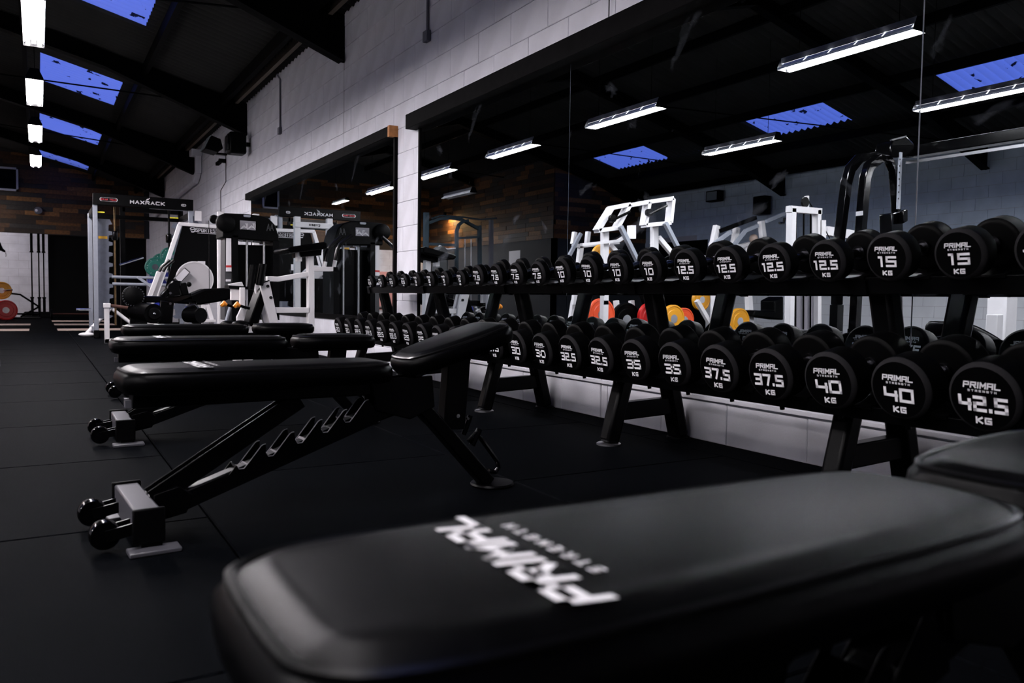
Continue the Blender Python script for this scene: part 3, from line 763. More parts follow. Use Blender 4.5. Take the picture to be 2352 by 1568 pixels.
# ================================================================== FIXTURES ON THE WALLS
def conduit(y, ztop, zbot, label):
    t = thing('wall_conduit', label, 'conduit', (W-.01, y, zbot), group='conduit drops with sockets')
    MB().tube([(W-.02, y, zbot+.08), (W-.02, y, ztop-.06), (W-.06, y, ztop)], .012, 8).build('pipe', mat('conduit_paint', (.12, .12, .15), .6), t)
    MB().box((W-.045, y-.042, zbot), (W-.008, y+.042, zbot+.085)).build('socket_box', mat('conduit_paint', (.12, .12, .15), .6), t, bevel=.004)
conduit(6.02, 3.5, 2.71, 'grey conduit drop with a switch box above the gap between the mirror beams')
conduit(10.58, 3.5, 2.74, 'grey conduit drop with a switch box above the farther mirror beam')
t = thing('flood_light', 'black floodlight on the block wall beside the hanging loudspeaker', 'floodlight', (W, 14.0, 2.95))
MB().prism([(2.36, 3.02), (2.46, 3.24), (2.60, 3.20), (2.64, 3.05), (2.56, 2.98)], 13.85, 14.25).build('housing', plastic_blk, t, bevel=.01)
MB().prism([(2.345, 3.025), (2.445, 3.245), (2.452, 3.242), (2.352, 3.022)], 13.87, 14.23).build('glass', flood_glass, t)
MB().box((2.56, 14.0, 2.97), (W-.008, 14.08, 3.0)).build('bracket', steel_black, t)
t = thing('loudspeaker', 'black wall loudspeaker under the second roof bracket', 'speaker', (W, 12.35, 2.72))
MB().box((2.42, 12.22, 2.72), (2.66, 12.48, 3.03)).build('cabinet', plastic_blk, t, bevel=.03)
MB().box((2.40, 12.25, 2.76), (2.425, 12.45, 2.99)).build('grille', steel_black, t, bevel=.01)
MB().box((2.66, 12.32, 2.85), (W-.008, 12.38, 2.91)).build('bracket', steel_black, t)
t = thing('security_camera', 'small black security camera with a trailing cable below the floodlight', 'camera', (W, 14.1, 2.82))
MB().bar((2.56, 13.95, 2.80), (2.64, 14.12, 2.87), .05, .05).build('body', plastic_blk, t)
MB().box((2.62, 14.08, 2.86), (W-.008, 14.16, 2.92)).build('mount', plastic_blk, t)
MB().tube([(W-.012, 14.1, 3.0), (W-.012, 14.1, 2.55), (W-.012, 14.55, 2.45), (W-.012, 14.55, 2.0)], .006, 6).build('cable', plastic_blk, t)
t = thing('rainwater_pipe', 'pale square pipe that drops from the eaves and turns along the far wall', 'pipe', (W, 16.45, 2.9))
MB().box((W-.20, 16.35, 3.30), (W-.008, 16.62, 3.42)).build('hopper', paint, t, bevel=.01)
MB().box((W-.12, 16.38, 2.98), (W-.02, 16.50, 3.31)).build('downpipe', paint, t)
MB().bar((W-.07, 16.44, 3.0), (W-.07, 16.75, 2.86), .09, .1).build('elbow', paint, t)
MB().tube([(W-.07, 16.7, 2.87), (W-.07, 24.2, 2.70)], .055, 10).build('run', paint, t)
t = thing('smoke_detector_unit', 'small round alarm unit on the boards above the barbells', 'alarm', (.04, YF-.03, 2.80))
MB().lathe([(-.05, .09), (-.02, .10), (0, .10)], 18, (.04, YF-.032, 2.82), 'y').build('body', grey_plastic, t)
MB().lathe([(-.06, .03), (-.05, .04)], 12, (.0, YF-.032, 2.82), 'y').build('lens', label_w, t)
# opposite wall fittings, seen in the mirror
t = thing('flood_light', 'dark floodlight on the opposite wall, reflected above the white machines', 'floodlight', (WL, 14.5, 3.1))
MB().box((WL+.10, 14.30, 3.10), (WL+.30, 14.72, 3.36)).build('housing', plastic_blk, t, bevel=.02)
MB().box((WL+.295, 14.34, 3.13), (WL+.305, 14.68, 3.33)).build('glass', flood_glass, t)
MB().box((WL+.01, 14.46, 3.18), (WL+.12, 14.56, 3.26)).build('bracket', steel_black, t)
t = thing('loudspeaker', 'black loudspeaker on the opposite wall, reflected under a roof bracket', 'speaker', (WL, 13.0, 2.7))
MB().box((WL+.08, 12.85, 2.66), (WL+.30, 13.20, 3.08)).build('cabinet', plastic_blk, t, bevel=.02)
MB().box((WL+.01, 12.98, 2.85), (WL+.09, 13.06, 2.93)).build('bracket', steel_black, t)
o = MB().box((PX+.001, 18.95, 1.55), (PX+.006, 19.55, 2.0)).build('notice_sheet', label_w); tag(o, 'white notice sheet on the charcoal partition, reflected behind the light dumbbells', 'poster')

# ================================================================== MACHINES ALONG THE MIRROR WALL
def SW(mb, Y, pts, w, h): return mb.sweep([P(x, y, Y=Y) for x, y in pts], w, h)
def PT(mb, Y, pts, r, n=8): return mb.tube([P(x, y, Y=Y) for x, y in pts], r, n)
def polyY(mb, Y, pts, depth):
    q = [P(x, y, Y=Y) for x, y in pts]; return mb.prism([(a.x, a.z) for a in q], Y, Y+depth)
def boxY(mb, Y, x0, y0, x1, y1, depth):
    a, b = P(x0, y1, Y=Y), P(x1, y0, Y=Y); return mb.box((a.x, Y, a.z), (b.x, Y+depth, b.z))
def disc(mb, c, r, th, axis='y', n=28, hub=0):
    return mb.lathe([(-th/2, r*.9), (-th/2*.8, r), (th/2*.8, r), (th/2, r*.9)], n, c, axis)

# ---- smith machine with the printed header
Y0 = 13.25
sm_ = thing('smith_machine', 'tall silver smith machine with a black printed header board', 'smith machine', (1.38, 13.7, 0))
hd = MB().box((.705, Y0-.04, 1.945), (2.075, Y0+.05, 2.112)).build('header', plastic_blk, sm_, bevel=.006)
lt = MB(); put_text(lt, text_strokes('MaXRaCK', .052, .056, .0105, .014), (1.43, Y0-.0415, 2.018), (1, 0, 0), (0, 0, 1))
lt.add([(1.40, Y0-.0415, 2.045), (1.435, Y0-.0415, 2.085), (1.43, Y0-.0415, 2.065), (1.465, Y0-.0415, 2.10), (1.44, Y0-.0415, 2.055), (1.445, Y0-.0415, 2.068)], [(0,1,2,5),(2,3,4,5)])
lt.build('header_lettering', label_w, hd)
lg = MB()
for i in range(20):
    pass
def ring(mb, cx, cz, w_, h_, y, th, seg=8):
    pts = []
    r_ = h_/2
    for k in range(seg+1): a = math.pi/2+math.pi*k/seg; pts.append((cx-w_/2+r_+r_*math.cos(a), cz+r_*math.sin(a)))
    for k in range(seg+1): a = -math.pi/2+math.pi*k/seg; pts.append((cx+w_/2-r_+r_*math.cos(a), cz+r_*math.sin(a)))
    n = len(pts)
    for i in range(n):
        (x0, z0), (x1, z1) = pts[i], pts[(i+1) % n]
        s0 = Vector((x0-cx, z0-cz)); s1 = Vector((x1-cx, z1-cz)); k0 = 1-th/s0.length; k1 = 1-th/s1.length
        mb.add([(x0, y, z0), (x1, y, z1), (cx+s1.x*k1, y, cz+s1.y*k1), (cx+s0.x*k0, y, cz+s0.y*k0)], [(0,1,2,3)])
    return mb
ring(lg, .910, 2.028, .235, .052, Y0-.0415, .007)
lg.build('maker_badge', label_w, hd)
lg2 = MB(); put_text(lg2, text_strokes('STaR TRaC', .022, .020, .006, .004), (.910, Y0-.0418, 2.028), (1, 0, 0), (0, 0, 1))
lg2.build('badge_lettering', red_line, hd)
lg3 = MB(); ring(lg3, 1.935, 2.018, .07, .036, Y0-.0415, .008); ring(lg3, 1.93, 2.018, .03, .02, Y0-.0415, .005); lg3.build('small_badge', label_w, hd)
for i, (x, y) in enumerate(((.735, Y0), (.715, 14.2), (2.045, Y0), (2.045, 14.2))):
    MB().box((x-.03, y, .0), (x+.03, y+.08, 1.95 if i % 2 == 0 else 1.90)).build('upright', grey_steel, sm_, bevel=.005)
for x in (.725, 2.045):
    MB().box((x-.03, Y0+.08, 1.84), (x+.03, 14.2, 1.92)).build('top_rail', steel_black, sm_)
    MB().box((x-.03, Y0+.08, .10), (x+.03, 14.2, .16)).build('base_rail', grey_steel, sm_)
MB().box((.745, 14.2, 1.84), (2.015, 14.26, 1.90)).build('rear_beam', steel_black, sm_)
for s, x in ((1, .775), (-1, 2.005)):
    pl = [(x, .28), (x, 1.77), (x+s*.17, 1.77)]
    z = 1.70
    while z > .40: pl += [(x+s*.205, z), (x+s*.155, z-.012), (x+s*.150, z-.10), (x+s*.205, z-.115)]; z -= .158
    pl += [(x+s*.15, .28)]
    MB().prism(pl, Y0+.30, Y0+.32).build('notch_plate', mat('dark_silver_plate', (.13, .145, .19), .4, noise=.15, nscale=12), sm_)
    MB().tube([(x+s*.235, Y0+.31, .18), (x+s*.235, Y0+.31, 1.96)], .015, 10).build('guide_rod', rust_m if s > 0 else steel_black, sm_)
    MB().box((x+s*.20, Y0+.26, 1.46), (x+s*.275, Y0+.40, 1.60)).build('bar_carriage', gloss_black, sm_, bevel=.02)
MB().box((.790, Y0+.297, 1.475), (.910, Y0+.299, 1.515)).build('warning_label', label_y, sm_)
MB().box((.768, Y0+.05, 1.838), (.86, Y0+.052, 1.856)).build('tape_mark', label_yy, sm_)
MB().box((1.75, Y0+.05, 1.818), (1.87, Y0+.052, 1.836)).build('tape_mark', label_yy, sm_)
MB().tube([(.95, Y0+.1, .905), (1.85, Y0+.1, .905)], .022, 10).build('spotter_bar', grey_steel, sm_)
MB().tube([(.95, Y0+.0, .80), (1.85, Y0+.0, .80)], .022, 10).build('spotter_bar', grey_steel, sm_)
MB().tube([(.50, 13.95, .405), (.70, 13.95, .405)], .024, 10).build('plate_horn', chrome, sm_)
MB().tube([(1.0, 14.1, .45), (.62, 13.72, .04)], .03, 10).build('stabiliser', white_steel, sm_)
MB().sphere((.625, 13.72, .035), .085, 14, 8, (1.3, .8, .4)).build('stabiliser_foot', white_steel, sm_)
MB().tube([(1.0, 14.1, .42), (1.42, 13.75, .05)], .028, 10).build('stabiliser', white_steel, sm_)
MB().box((.70, Y0-.02, 0), (.775, Y0+.10, .12)).build('foot_block', plastic_blk, sm_, bevel=.01)
MB().box((2.10, 13.25, 1.80), (2.2, 13.3, 1.95)).build('gusset', white_steel, sm_)
MB().bar((2.05, 13.4, 1.95), (2.55, 14.6, 1.62), .07, .07).build('rear_strut', grey_steel, sm_)

# ---- storage rack of bumper plates behind the smith machine
ps = thing('plate_storage_rack', 'black upright rack behind the smith machine carrying green and blue plates', 'weight rack', (1.75, 15.4, 0))
for x in (1.28, 2.22): MB().box((x-.04, 15.5, 0), (x+.04, 15.58, 2.15)).build('upright', steel_black, ps)
MB().box((1.28, 15.5, 2.08), (2.22, 15.58, 2.15)).build('top_beam', steel_black, ps)
MB().box((1.28, 15.5, .08), (2.22, 15.58, .16)).build('base_beam', steel_black, ps)
MB().tube([(1.20, 15.2, 1.14), (1.58, 15.3, 1.29)], .02, 10).build('plate_peg', chrome, ps)
def plate(c, r, m_, label, th=.05, axis='y', cat='weight plate', grp='bumper plates'):
    t = thing('weight_plate', label, cat, c, group=grp)
    p = Vector(c); ai = 'xyz'.index(axis)
    MB().lathe([(-th/2, r*.30), (-th/2, r*.62), (-th*.36, r*.66), (-th*.36, r*.86), (-th/2, r*.90), (-th*.42, r), (th*.42, r), (th/2, r*.90), (th*.36, r*.86), (th*.36, r*.66), (th/2, r*.62), (th/2, r*.30)], 30, c, axis).build('disc', m_, t)
    MB().lathe([(-th*.55, .026), (-th*.55, r*.31), (th*.55, r*.31), (th*.55, .026)], 16, c, axis).build('hub', chrome, t)
    return t
def plate_print(t, c, r, th, word, axis_y=-1):
    mb = MB(); n = len(word)
    for i, ch in enumerate(word):
        a = math.pi*.95 - i*(math.pi*1.9/max(1, n-1)) if n > 3 else 0
        d = Vector((math.cos(a), 0, math.sin(a))); up = d; rt = Vector((d.z, 0, -d.x))
        put_text(mb, text_strokes(ch, .10*r*1.3, .10*r, .026*r, 0), Vector(c)+Vector((0, axis_y*(th*.36+.001), 0))+d*(r*.76), rt, up)
    return mb.build('plate_print', label_w, t)
for (px, py, Y, rr, m_, lab, word) in ((356, 613, 15.30, .165, green_m, 'green bumper plate low on the storage rack, nearest the steel peg', 'IIIIIIII'),
        (371, 603, 15.46, .165, green_m, 'green bumper plate half hidden between two other green plates', 'IIIIIIII'),
        (389, 588, 15.38, .155, green_m, 'green bumper plate highest on the storage rack beside the white frame', 'IIIIIIII'),
        (357, 645, 15.34, .13, blue_m, 'blue bumper plate below the green plates', 'IIIIIIII'),
        (384, 642, 15.43, .13, blue_m, 'blue bumper plate hidden behind the white lever arms', 'IIIIIIII')):
    c = P(px, py, Y=Y); tt = plate(tuple(c), rr, m_, lab); plate_print(tt, c, rr, .05, word)

# ---- white leg press tower with a black shroud board and a round cam
lp = thing('leg_press_tower', 'white framed leg press tower with a black lettered board and round white cam', 'leg press', (1.9, 12.4, 0))
Y0 = 12.4
MB().prism([(p.x, p.z) for p in (P(420, 518, Y=Y0), P(506, 524, Y=Y0), P(506, 690, Y=Y0), P(372, 690, Y=Y0))], Y0+.02, Y0+.05).build('shroud_board', plastic_blk, lp)
fr = MB(); SW(fr, Y0, [(413, 515), (366, 655), (352, 700)], .06, .058).build('left_frame', white_steel, lp, bevel=.006)
fr = MB(); SW(fr, Y0, [(410, 514), (515, 522)], .06, .05).build('top_frame', white_steel, lp, bevel=.006)
fr = MB(); SW(fr, Y0, [(510, 522), (512, 735)], .06, .05).build('right_frame', white_steel, lp, bevel=.006)
MB().box((1.25, 12.1, 0), (2.45, 12.18, .07)).build('base', white_steel, lp)
MB().box((1.33, 12.15, .05), (1.40, 12.45, .50)).build('front_foot', white_steel, lp)
q = P(479, 529, Y=Y0); lt = MB(); put_text(lt, text_strokes('SPORTESSE', .058, .034, .0105, .006), (q.x, Y0+.0185, q.z), (1, 0, 0), (0, 0, 1))
lt.add([(q.x-.15, Y0+.0185, q.z-.047), (q.x+.15, Y0+.0185, q.z-.047), (q.x+.15, Y0+.0185, q.z-.041), (q.x-.15, Y0+.0185, q.z-.041)], [(0,1,2,3)])
q2 = P(443, 527, Y=Y0)
for k in range(22):
    a0, a1 = -2.2+k*.235, -2.2+(k+1)*.235; r0, r1 = .026, .040
    lt.add([(q2.x+r0*math.cos(a0), Y0+.0185, q2.z+r0*math.sin(a0)), (q2.x+r1*math.cos(a0), Y0+.0185, q2.z+r1*math.sin(a0)), (q2.x+r1*math.cos(a1), Y0+.0185, q2.z+r1*math.sin(a1)), (q2.x+r0*math.cos(a1), Y0+.0185, q2.z+r0*math.sin(a1))], [(0,1,2,3)])
lt.add([(q2.x-.03, Y0+.0185, q2.z-.012), (q2.x+.04, Y0+.0185, q2.z+.004), (q2.x+.04, Y0+.0185, q2.z+.016), (q2.x-.03, Y0+.0185, q2.z+.0)], [(0,1,2,3)])
lt.build('board_lettering', label_w, lp)
c = P(447, 641, Y=11.9)
MB().lathe([(-.03, .235), (-.02, .245), (.02, .245), (.03, .235)], 36, c, 'y').build('round_cam', mat('cream_cam', (.50, .48, .50), .45), lp)
MB().lathe([(-.034, .232), (-.034, .246), (-.02, .248)], 36, c, 'y', caps=False).build('cam_rim', white_steel, lp)
qq = [P(x, y, Y=11.75) for x, y in ((400, 640), (424, 614), (437, 625), (412, 652))]
MB().prism([(a.x, a.z) for a in qq], 11.72, 11.84).build('cam_box', mat('cam_box_edge', (.02, .02, .022), .5), lp, bevel=.004)
qq = [P(x, y, Y=11.72) for x, y in ((401, 639), (424, 615), (436, 625), (413, 650))]
MB().prism([(a.x, a.z) for a in [qq[0]+(qq[2]-qq[0])*.04, qq[1]+(qq[3]-qq[1])*.04, qq[2]+(qq[0]-qq[2])*.04, qq[3]+(qq[1]-qq[3])*.04]], 11.712, 11.719).build('box_cover', label_w, lp)
MB().sphere(P(434, 653, Y=11.6), .035).build('black_knob', plastic_blk, lp)
a = P(463, 606, Y=Y0); MB().box((a.x-.05, Y0+.0, a.z-.05), (a.x+.05, Y0+.018, a.z+.04)).build('rating_plate', label_w, lp)
for dx, Y in ((0, 11.5), (9, 11.6)):
    f1 = MB(); SW(f1, Y, [(340+dx, 692), (365+dx, 624)], .06, .055).build('press_arm', white_steel, lp, bevel=.005)
    g1 = MB(); PT(g1, Y, [(364+dx, 626), (372+dx, 612), (390+dx, 597)], .02, 10).build('hand_grip', leather_dk, lp)
f1 = MB(); SW(f1, 11.7, [(316, 636), (350, 660)], .05, .035).build('foot_lever', grey_steel, lp)

# ---- low white stand with a worn bar
ws = thing('white_post_stand', 'short white post with a brown foam bar beside the smith machine', 'stand', (.78, 11.9, 0))
MB().box((.75, 11.86, 0), (.81, 11.92, .52)).build('post', white_steel, ws, bevel=.004)
MB().box((.742, 11.84, .47), (.825, 11.94, .53)).build('post_cap', white_steel, ws, bevel=.006)
MB().box((.75, 11.86, 0), (1.30, 11.92, .06)).build('base_bar', white_steel, ws, bevel=.004)
MB().tube([(.82, 11.9, .50), (1.10, 11.95, .46)], .022, 10).build('foam_bar', wood_bar, ws)
MB().box((1.06, 11.88, .06), (1.12, 11.96, .48)).build('inner_post', steel_black, ws)

# ---- black prone leg curl
Y0 = 8.6
lc = thing('leg_curl_bench', 'low black leg curl bench with rollers and a sloping pad', 'leg curl', (1.2, Y0, 0))
f1 = MB(); SW(f1, Y0, [(289, 694), (330, 687), (400, 688), (440, 680)], .10, .065).build('main_arm', gloss_black, lc, bevel=.01)
c = P(306, 680, Y=Y0-.1); b = MB().lathe([(-.03, .085), (-.02, .098), (.02, .098), (.03, .085)], 28, c, 'y')
b.build('cam_wheel', plastic_blk, lc)
b = MB()
for k in range(24):
    a = 2*math.pi*k/24; b.box((c.x+.092*math.cos(a)-.005, c.y-.035, c.z+.092*math.sin(a)-.005), (c.x+.092*math.cos(a)+.005, c.y+.035, c.z+.092*math.sin(a)+.005))
b.build('wheel_teeth', chrome, lc)['kind'] = 'stuff'
c = P(338, 720, Y=Y0-.25)
MB().tube([c+Vector((-.08, .22, .02)), c+Vector((.05, -.06, 0))], [.085, .095], 20).build('ankle_roller', leather, lc)
b = MB()
for k in range(16): a = 2*math.pi*k/16; b.sphere((c.x+.062+.0*a, c.y-.07, c.z), .001)
MB().lathe([(-.012, .05), (0, .06), (.01, .06)], 18, c+Vector((.055, -.075, 0)), 'y').build('roller_cap', plastic_blk, lc)
MB().lathe([(-.016, .006), (-.012, .012)], 10, c+Vector((.055, -.08, 0)), 'y').build('cap_bolt', chrome, lc)
c = P(362, 706, Y=Y0); MB().lathe([(-.05, .05), (.05, .05)], 18, c, 'y').build('blue_bushing', blue_m, lc)
f1 = MB(); SW(f1, Y0, [(378, 742), (382, 690)], .12, .13).build('pivot_post', gloss_black, lc, bevel=.01)
f1 = MB(); SW(f1, Y0, [(452, 745), (440, 690)], .10, .08).build('rear_leg', gloss_black, lc, bevel=.01)
f1 = MB(); SW(f1, Y0, [(372, 683), (400, 650), (415, 652)], .10, .06).build('cam_linkage', gloss_black, lc, bevel=.01)
c = P(398, 662, Y=Y0-.06); MB().lathe([(-.04, .055), (.04, .055)], 20, c, 'y').build('linkage_disc', gloss_black, lc)
MB().lathe([(-.012, .012), (0, .012)], 10, P(391, 673, Y=Y0-.12), 'y').build('linkage_bolt', chrome, lc)
MB().lathe([(-.012, .012), (0, .012)], 10, P(391, 697, Y=Y0-.12), 'y').build('pivot_bolt', chrome, lc)
f1 = MB(); SW(f1, Y0, [(418, 650), (428, 690)], .08, .07).build('stop_block', plastic_blk, lc, bevel=.008)
def slab(mb, Y, pts, depth): return polyY(mb, Y, pts, depth)
f1 = MB(); slab(f1, Y0-.05, [(401, 692), (420, 683), (470, 663), (520, 661), (556, 661), (560, 672), (520, 690), (460, 700), (410, 697)], .30).build('body_pad', leather, lc, bevel=.02)
MB().box((.72, Y0-.1, 0), (1.6, Y0+.1, .05)).build('base', gloss_black, lc)
f1 = MB(); PT(f1, Y0-.2, [(455, 708), (447, 700), (425, 706)], .012).build('side_handle', chrome, lc)
c = P(449, 724, Y=Y0-.2); MB().tube([c+Vector((-.05, .15, 0)), c+Vector((.05, -.02, 0))], .075, 16).build('ankle_roller', leather, lc)

# ---- small white stool frames between the machines
st = thing('white_step_frame', 'small white frame with spread legs under the black leg curl pad', 'stand', (1.62, 10.4, 0))
for (x0, y0, x1, y1) in ((468, 700, 462, 742), (476, 700, 489, 742)):
    f1 = MB(); SW(f1, 10.4, [(x0, y0), (x1, y1)], .04, .045).build('leg', white_steel, st)
f1 = MB(); SW(f1, 10.4, [(460, 736), (492, 736)], .22, .03).build('shelf', white_steel, st)
for (x0, x1) in ((462, 464), (486, 488)):
    a = P(x0, 742, Y=10.4); MB().box((a.x-.02, 10.36, 0), (a.x+.02, 10.44, a.z+.02)).build('foot', white_steel, st)

# ---- black leg extension with weight stack shroud
rod_m = mat('bright_guide_rod', (.45, .45, .47), .35, metal=.4)
Y0 = 9.4
le = thing('weight_stack_machine', 'black weight stack tower with pictogram card and two steel rods', 'weight machine', (2.1, Y0, 0))
def Q(x, y, Y=Y0): p = P(x, y, Y=Y); return (p.x, p.z)
pl = [Q(514, 489), Q(565, 491), Q(600, 495), Q(618, 502), Q(632, 516), Q(640, 540), Q(642, 556), Q(512, 545)]
MB().prism(pl, Y0, Y0+.42).build('hood', plastic_blk, le, bevel=.012)
MB().prism([Q(534, 540), Q(547, 541), Q(547, 735), Q(534, 735)], Y0+.0, Y0+.42).build('side_panel', plastic_blk, le)
MB().prism([Q(627, 550), Q(642, 552), Q(642, 735), Q(627, 735)], Y0+.0, Y0+.42).build('side_panel', plastic_blk, le)
MB().prism([Q(547, 560), Q(628, 562), Q(628, 735), Q(547, 735)], Y0+.15, Y0+.40).build('weight_stack', steel_black, le)
for x in (567, 606.5):
    f1 = MB(); f1.tube([P(x, 540, Y=Y0+.1), P(x, 730, Y=Y0+.1)], .0135, 10).build('guide_rod', rod_m, le)
for i, (x0, x1) in enumerate(((547, 564), (569, 585), (590, 604.5), (609.5, 626))):
    MB().prism([Q(x0, 537+i*1.3), Q(x1, 538+i*1.3), Q(x1, 553+i*.8), Q(x0, 552+i*.8)], Y0+.12, Y0+.125).build('stack_card', label_w if i != 2 else label_g, le)
dc = MB().prism([Q(551, 506), Q(587, 508.5), Q(587, 529), Q(551, 526)], Y0-.006, Y0-.002).build('pictogram_card', label_g, le)
pg = MB()
def stickman(px_):
    for a, b in (((0, 20), (9, 15)), ((9, 15), (16, 18)), ((16, 18), (17, 21)), ((14, 8), (14, 16)), ((11, 8), (17, 8)), ((17, 8), (17, 17)), ((2, 17), (9, 12)), ((9, 12), (12, 16))):
        p, q = P(px_+a[0], 506+a[1], Y=Y0-.008), P(px_+b[0], 506+b[1], Y=Y0-.008); pg.bar(p, q, .003, .007, up=(0, 1, 0)) if False else pg.bar(p, q, .006, .003, up=(0, 1, 0))
stickman(552); stickman(569); pg.build('pictogram', label_w, dc)
MB().prism([Q(560, 493), Q(575, 494), Q(576, 497), Q(574, 499), Q(561, 498), Q(559, 496)], Y0-.005, Y0-.001).build('maker_badge', grey_steel, le)
b = MB()
for k in range(2):
    x = 613+k*8
    for a_, c_ in (((0, 16), (2, 6)), ((2, 6), (4, 0)), ((4, 0), (5, 8)), ((5, 8), (7, 16)), ((1, 10), (6, 10))):
        b.bar(P(x+a_[0], 514+a_[1], Y=Y0-.002), P(x+c_[0], 514+c_[1], Y=Y0-.002), .006, .003, up=(0, 1, 0))
b.build('embossed_emblem', lamp_body, le)
c = P(518, 512, Y=Y0-.02); MB().lathe([(-.04, .085), (-.03, .10), (.03, .10), (.04, .085)], 28, c, 'y').build('cable_pulley', plastic_blk, le)
MB().prism([Q(521, 524), Q(532, 524), Q(532, 609), Q(520.5, 609)], Y0+.02, Y0+.03).build('instruction_strip', label_w, le)
MB().prism([Q(520, 609), Q(532.5, 609), Q(532.5, 614), Q(520, 614)], Y0+.018, Y0+.028).build('warning_band', label_r, le)
MB().prism([Q(520, 614), Q(532.5, 614), Q(532.5, 623), Q(520, 623)], Y0+.018, Y0+.028).build('warning_text', label_w, le)
MB().prism([Q(519, 524), Q(536, 524), Q(536, 735), Q(518, 735)], Y0+.05, Y0+.3).build('stack_guard', lamp_body, le)
MB().prism([Q(520.5, 641), Q(532, 641), Q(532, 646), Q(520.5, 646)], Y0+.045, Y0+.05).build('serial_plate', label_w, le)
MB().box((1.75, Y0-.05, 0), (2.45, Y0+.45, .06)).build('base', steel_black, le)

# ---- white twin column cable frame behind it
cx = thing('cable_column', 'white twin post cable column behind the black weight stack tower', 'cable machine', (2.25, 10.8, 0))
for x in (2.02, 2.46): MB().box((x-.038, 10.76, 0), (x+.038, 10.84, 1.72)).build('post', white_steel, cx, bevel=.004)
MB().box((1.98, 10.74, 1.58), (2.50, 10.86, 1.65)).build('cross_beam', white_steel, cx, bevel=.004)
lt = MB(); put_text(lt, text_strokes('CYBEX', .03, .026, .008, .006), (2.24, 10.738, 1.615), (1, 0, 0), (0, 0, 1)); lt.build('beam_lettering', plastic_blk, cx)
MB().lathe([(-.02, .05), (0, .058), (.02, .05)], 22, (1.945, 10.8, 1.62), 'y').build('pulley', plastic_blk, cx)
MB().tube([(1.88, 10.8, 1.6), (1.88, 10.8, .3)], .004, 5).build('cable', plastic_blk, cx)
MB().box((2.07, 10.77, .1), (2.41, 10.83, .9)).build('weight_stack', steel_black, cx)
MB().box((1.95, 10.6, 0), (2.55, 11.0, .06)).build('base', white_steel, cx)

# ---- white preacher curl frame
Y0 = 7.3
pc = thing('preacher_curl', 'white preacher curl frame with a tilted black arm pad', 'preacher bench', (2.1, Y0, 0))
f1 = MB(); SW(f1, Y0, [(711, 582), (713, 640), (713, 786)], .07, .058).build('post', white_steel, pc, bevel=.006)
f1 = MB(); SW(f1, Y0, [(684, 583), (718, 583)], .07, .05).build('pad_bracket', white_steel, pc, bevel=.006)
f1 = MB(); SW(f1, Y0, [(686, 580), (686, 600)], .07, .04).build('bracket_leg', white_steel, pc)
f1 = MB(); SW(f1, Y0, [(612, 640), (638, 641), (707, 629)], .07, .045).build('upper_arm', white_steel, pc, bevel=.005)
f1 = MB(); SW(f1, Y0, [(632, 712), (710, 712)], .07, .050).build('lower_arm', white_steel, pc, bevel=.005)
f1 = MB(); polyY(f1, Y0-.06, [(597, 651), (619, 644), (645, 765), (625, 765)], .05).build('seat_leg', white_steel, pc, bevel=.004)
f1 = MB(); polyY(f1, Y0+.10, [(583, 653), (600, 648), (628, 765), (612, 765)], .05).build('seat_leg', white_steel, pc, bevel=.004)
f1 = MB(); polyY(f1, Y0-.065, [(596, 651), (619, 643), (619, 645), (597, 653)], .22).build('leg_cap', plastic_blk, pc)
for (x, y) in ((611, 657), (618, 683)): MB().lathe([(-.07, .014), (-.06, .014)], 10, P(x, y, Y=Y0), 'y').build('bolt_head', joint_black, pc)
f1 = MB(); polyY(f1, Y0-.16, [(659, 573), (664, 567), (745, 555), (752, 558), (752, 571), (668, 581)], .5).build('arm_pad', leather, pc, bevel=.012)
f1 = MB(); polyY(f1, Y0-.05, [(690, 575), (740, 567), (738, 586), (692, 590)], .3).build('pad_plate', plastic_blk, pc)
f1 = MB(); SW(f1, Y0, [(718, 618), (768, 618)], .07, .042).build('grip_arm', white_steel, pc, bevel=.005)
f1 = MB(); polyY(f1, Y0-.04, [(766, 613), (776, 613), (776, 624), (766, 624)], .08).build('arm_end_plug', plastic_blk, pc)
for (dx, dy, Y) in ((0, 0, Y0), (23, -3, Y0+.1)):
    f1 = MB(); PT(f1, Y, [(744+dx, 616+dy), (747+dx, 601+dy)], .02, 8).build('grip_socket', white_steel, pc)
    f1 = MB(); PT(f1, Y, [(747+dx, 602+dy), (752+dx, 575+dy), (758+dx, 564+dy), (785+dx, 543+dy)], .018, 10).build('curved_grip', leather_dk, pc)
f1 = MB(); polyY(f1, Y0-.03, [(571, 742), (600, 664), (604, 660), (610, 690), (588, 765)], .26).build('seat_back', leather, pc, bevel=.015)
for (x0, y0, x1, y1) in ((583, 609, 575, 665), (604, 607, 596, 655)):
    f1 = MB(); a, b_ = P(x0, y0, Y=Y0-.1), P(x1, y1, Y=Y0-.1)
    f1.tube([a+Vector((0, 0, .004)), a, b_], [.028, .032, .032], 16).build('foam_roller', leather, pc)
f1 = MB(); boxY(f1, Y0-.1, 531, 664, 569, 689, .05).build('bracket_plate', white_steel, pc, bevel=.003)
f1 = MB(); boxY(f1, Y0-.16, 552, 660, 563, 705, .06).build('bracket_post', white_steel, pc, bevel=.003)
f1 = MB(); polyY(f1, Y0-.05, [(526, 652), (556, 647), (562, 662), (530, 664)], .06).build('bracket_top', white_steel, pc, bevel=.003)
f1 = MB(); polyY(f1, Y0-.12, [(526, 655), (570, 658), (572, 664), (526, 662)], .2).build('bracket_cap', plastic_blk, pc)
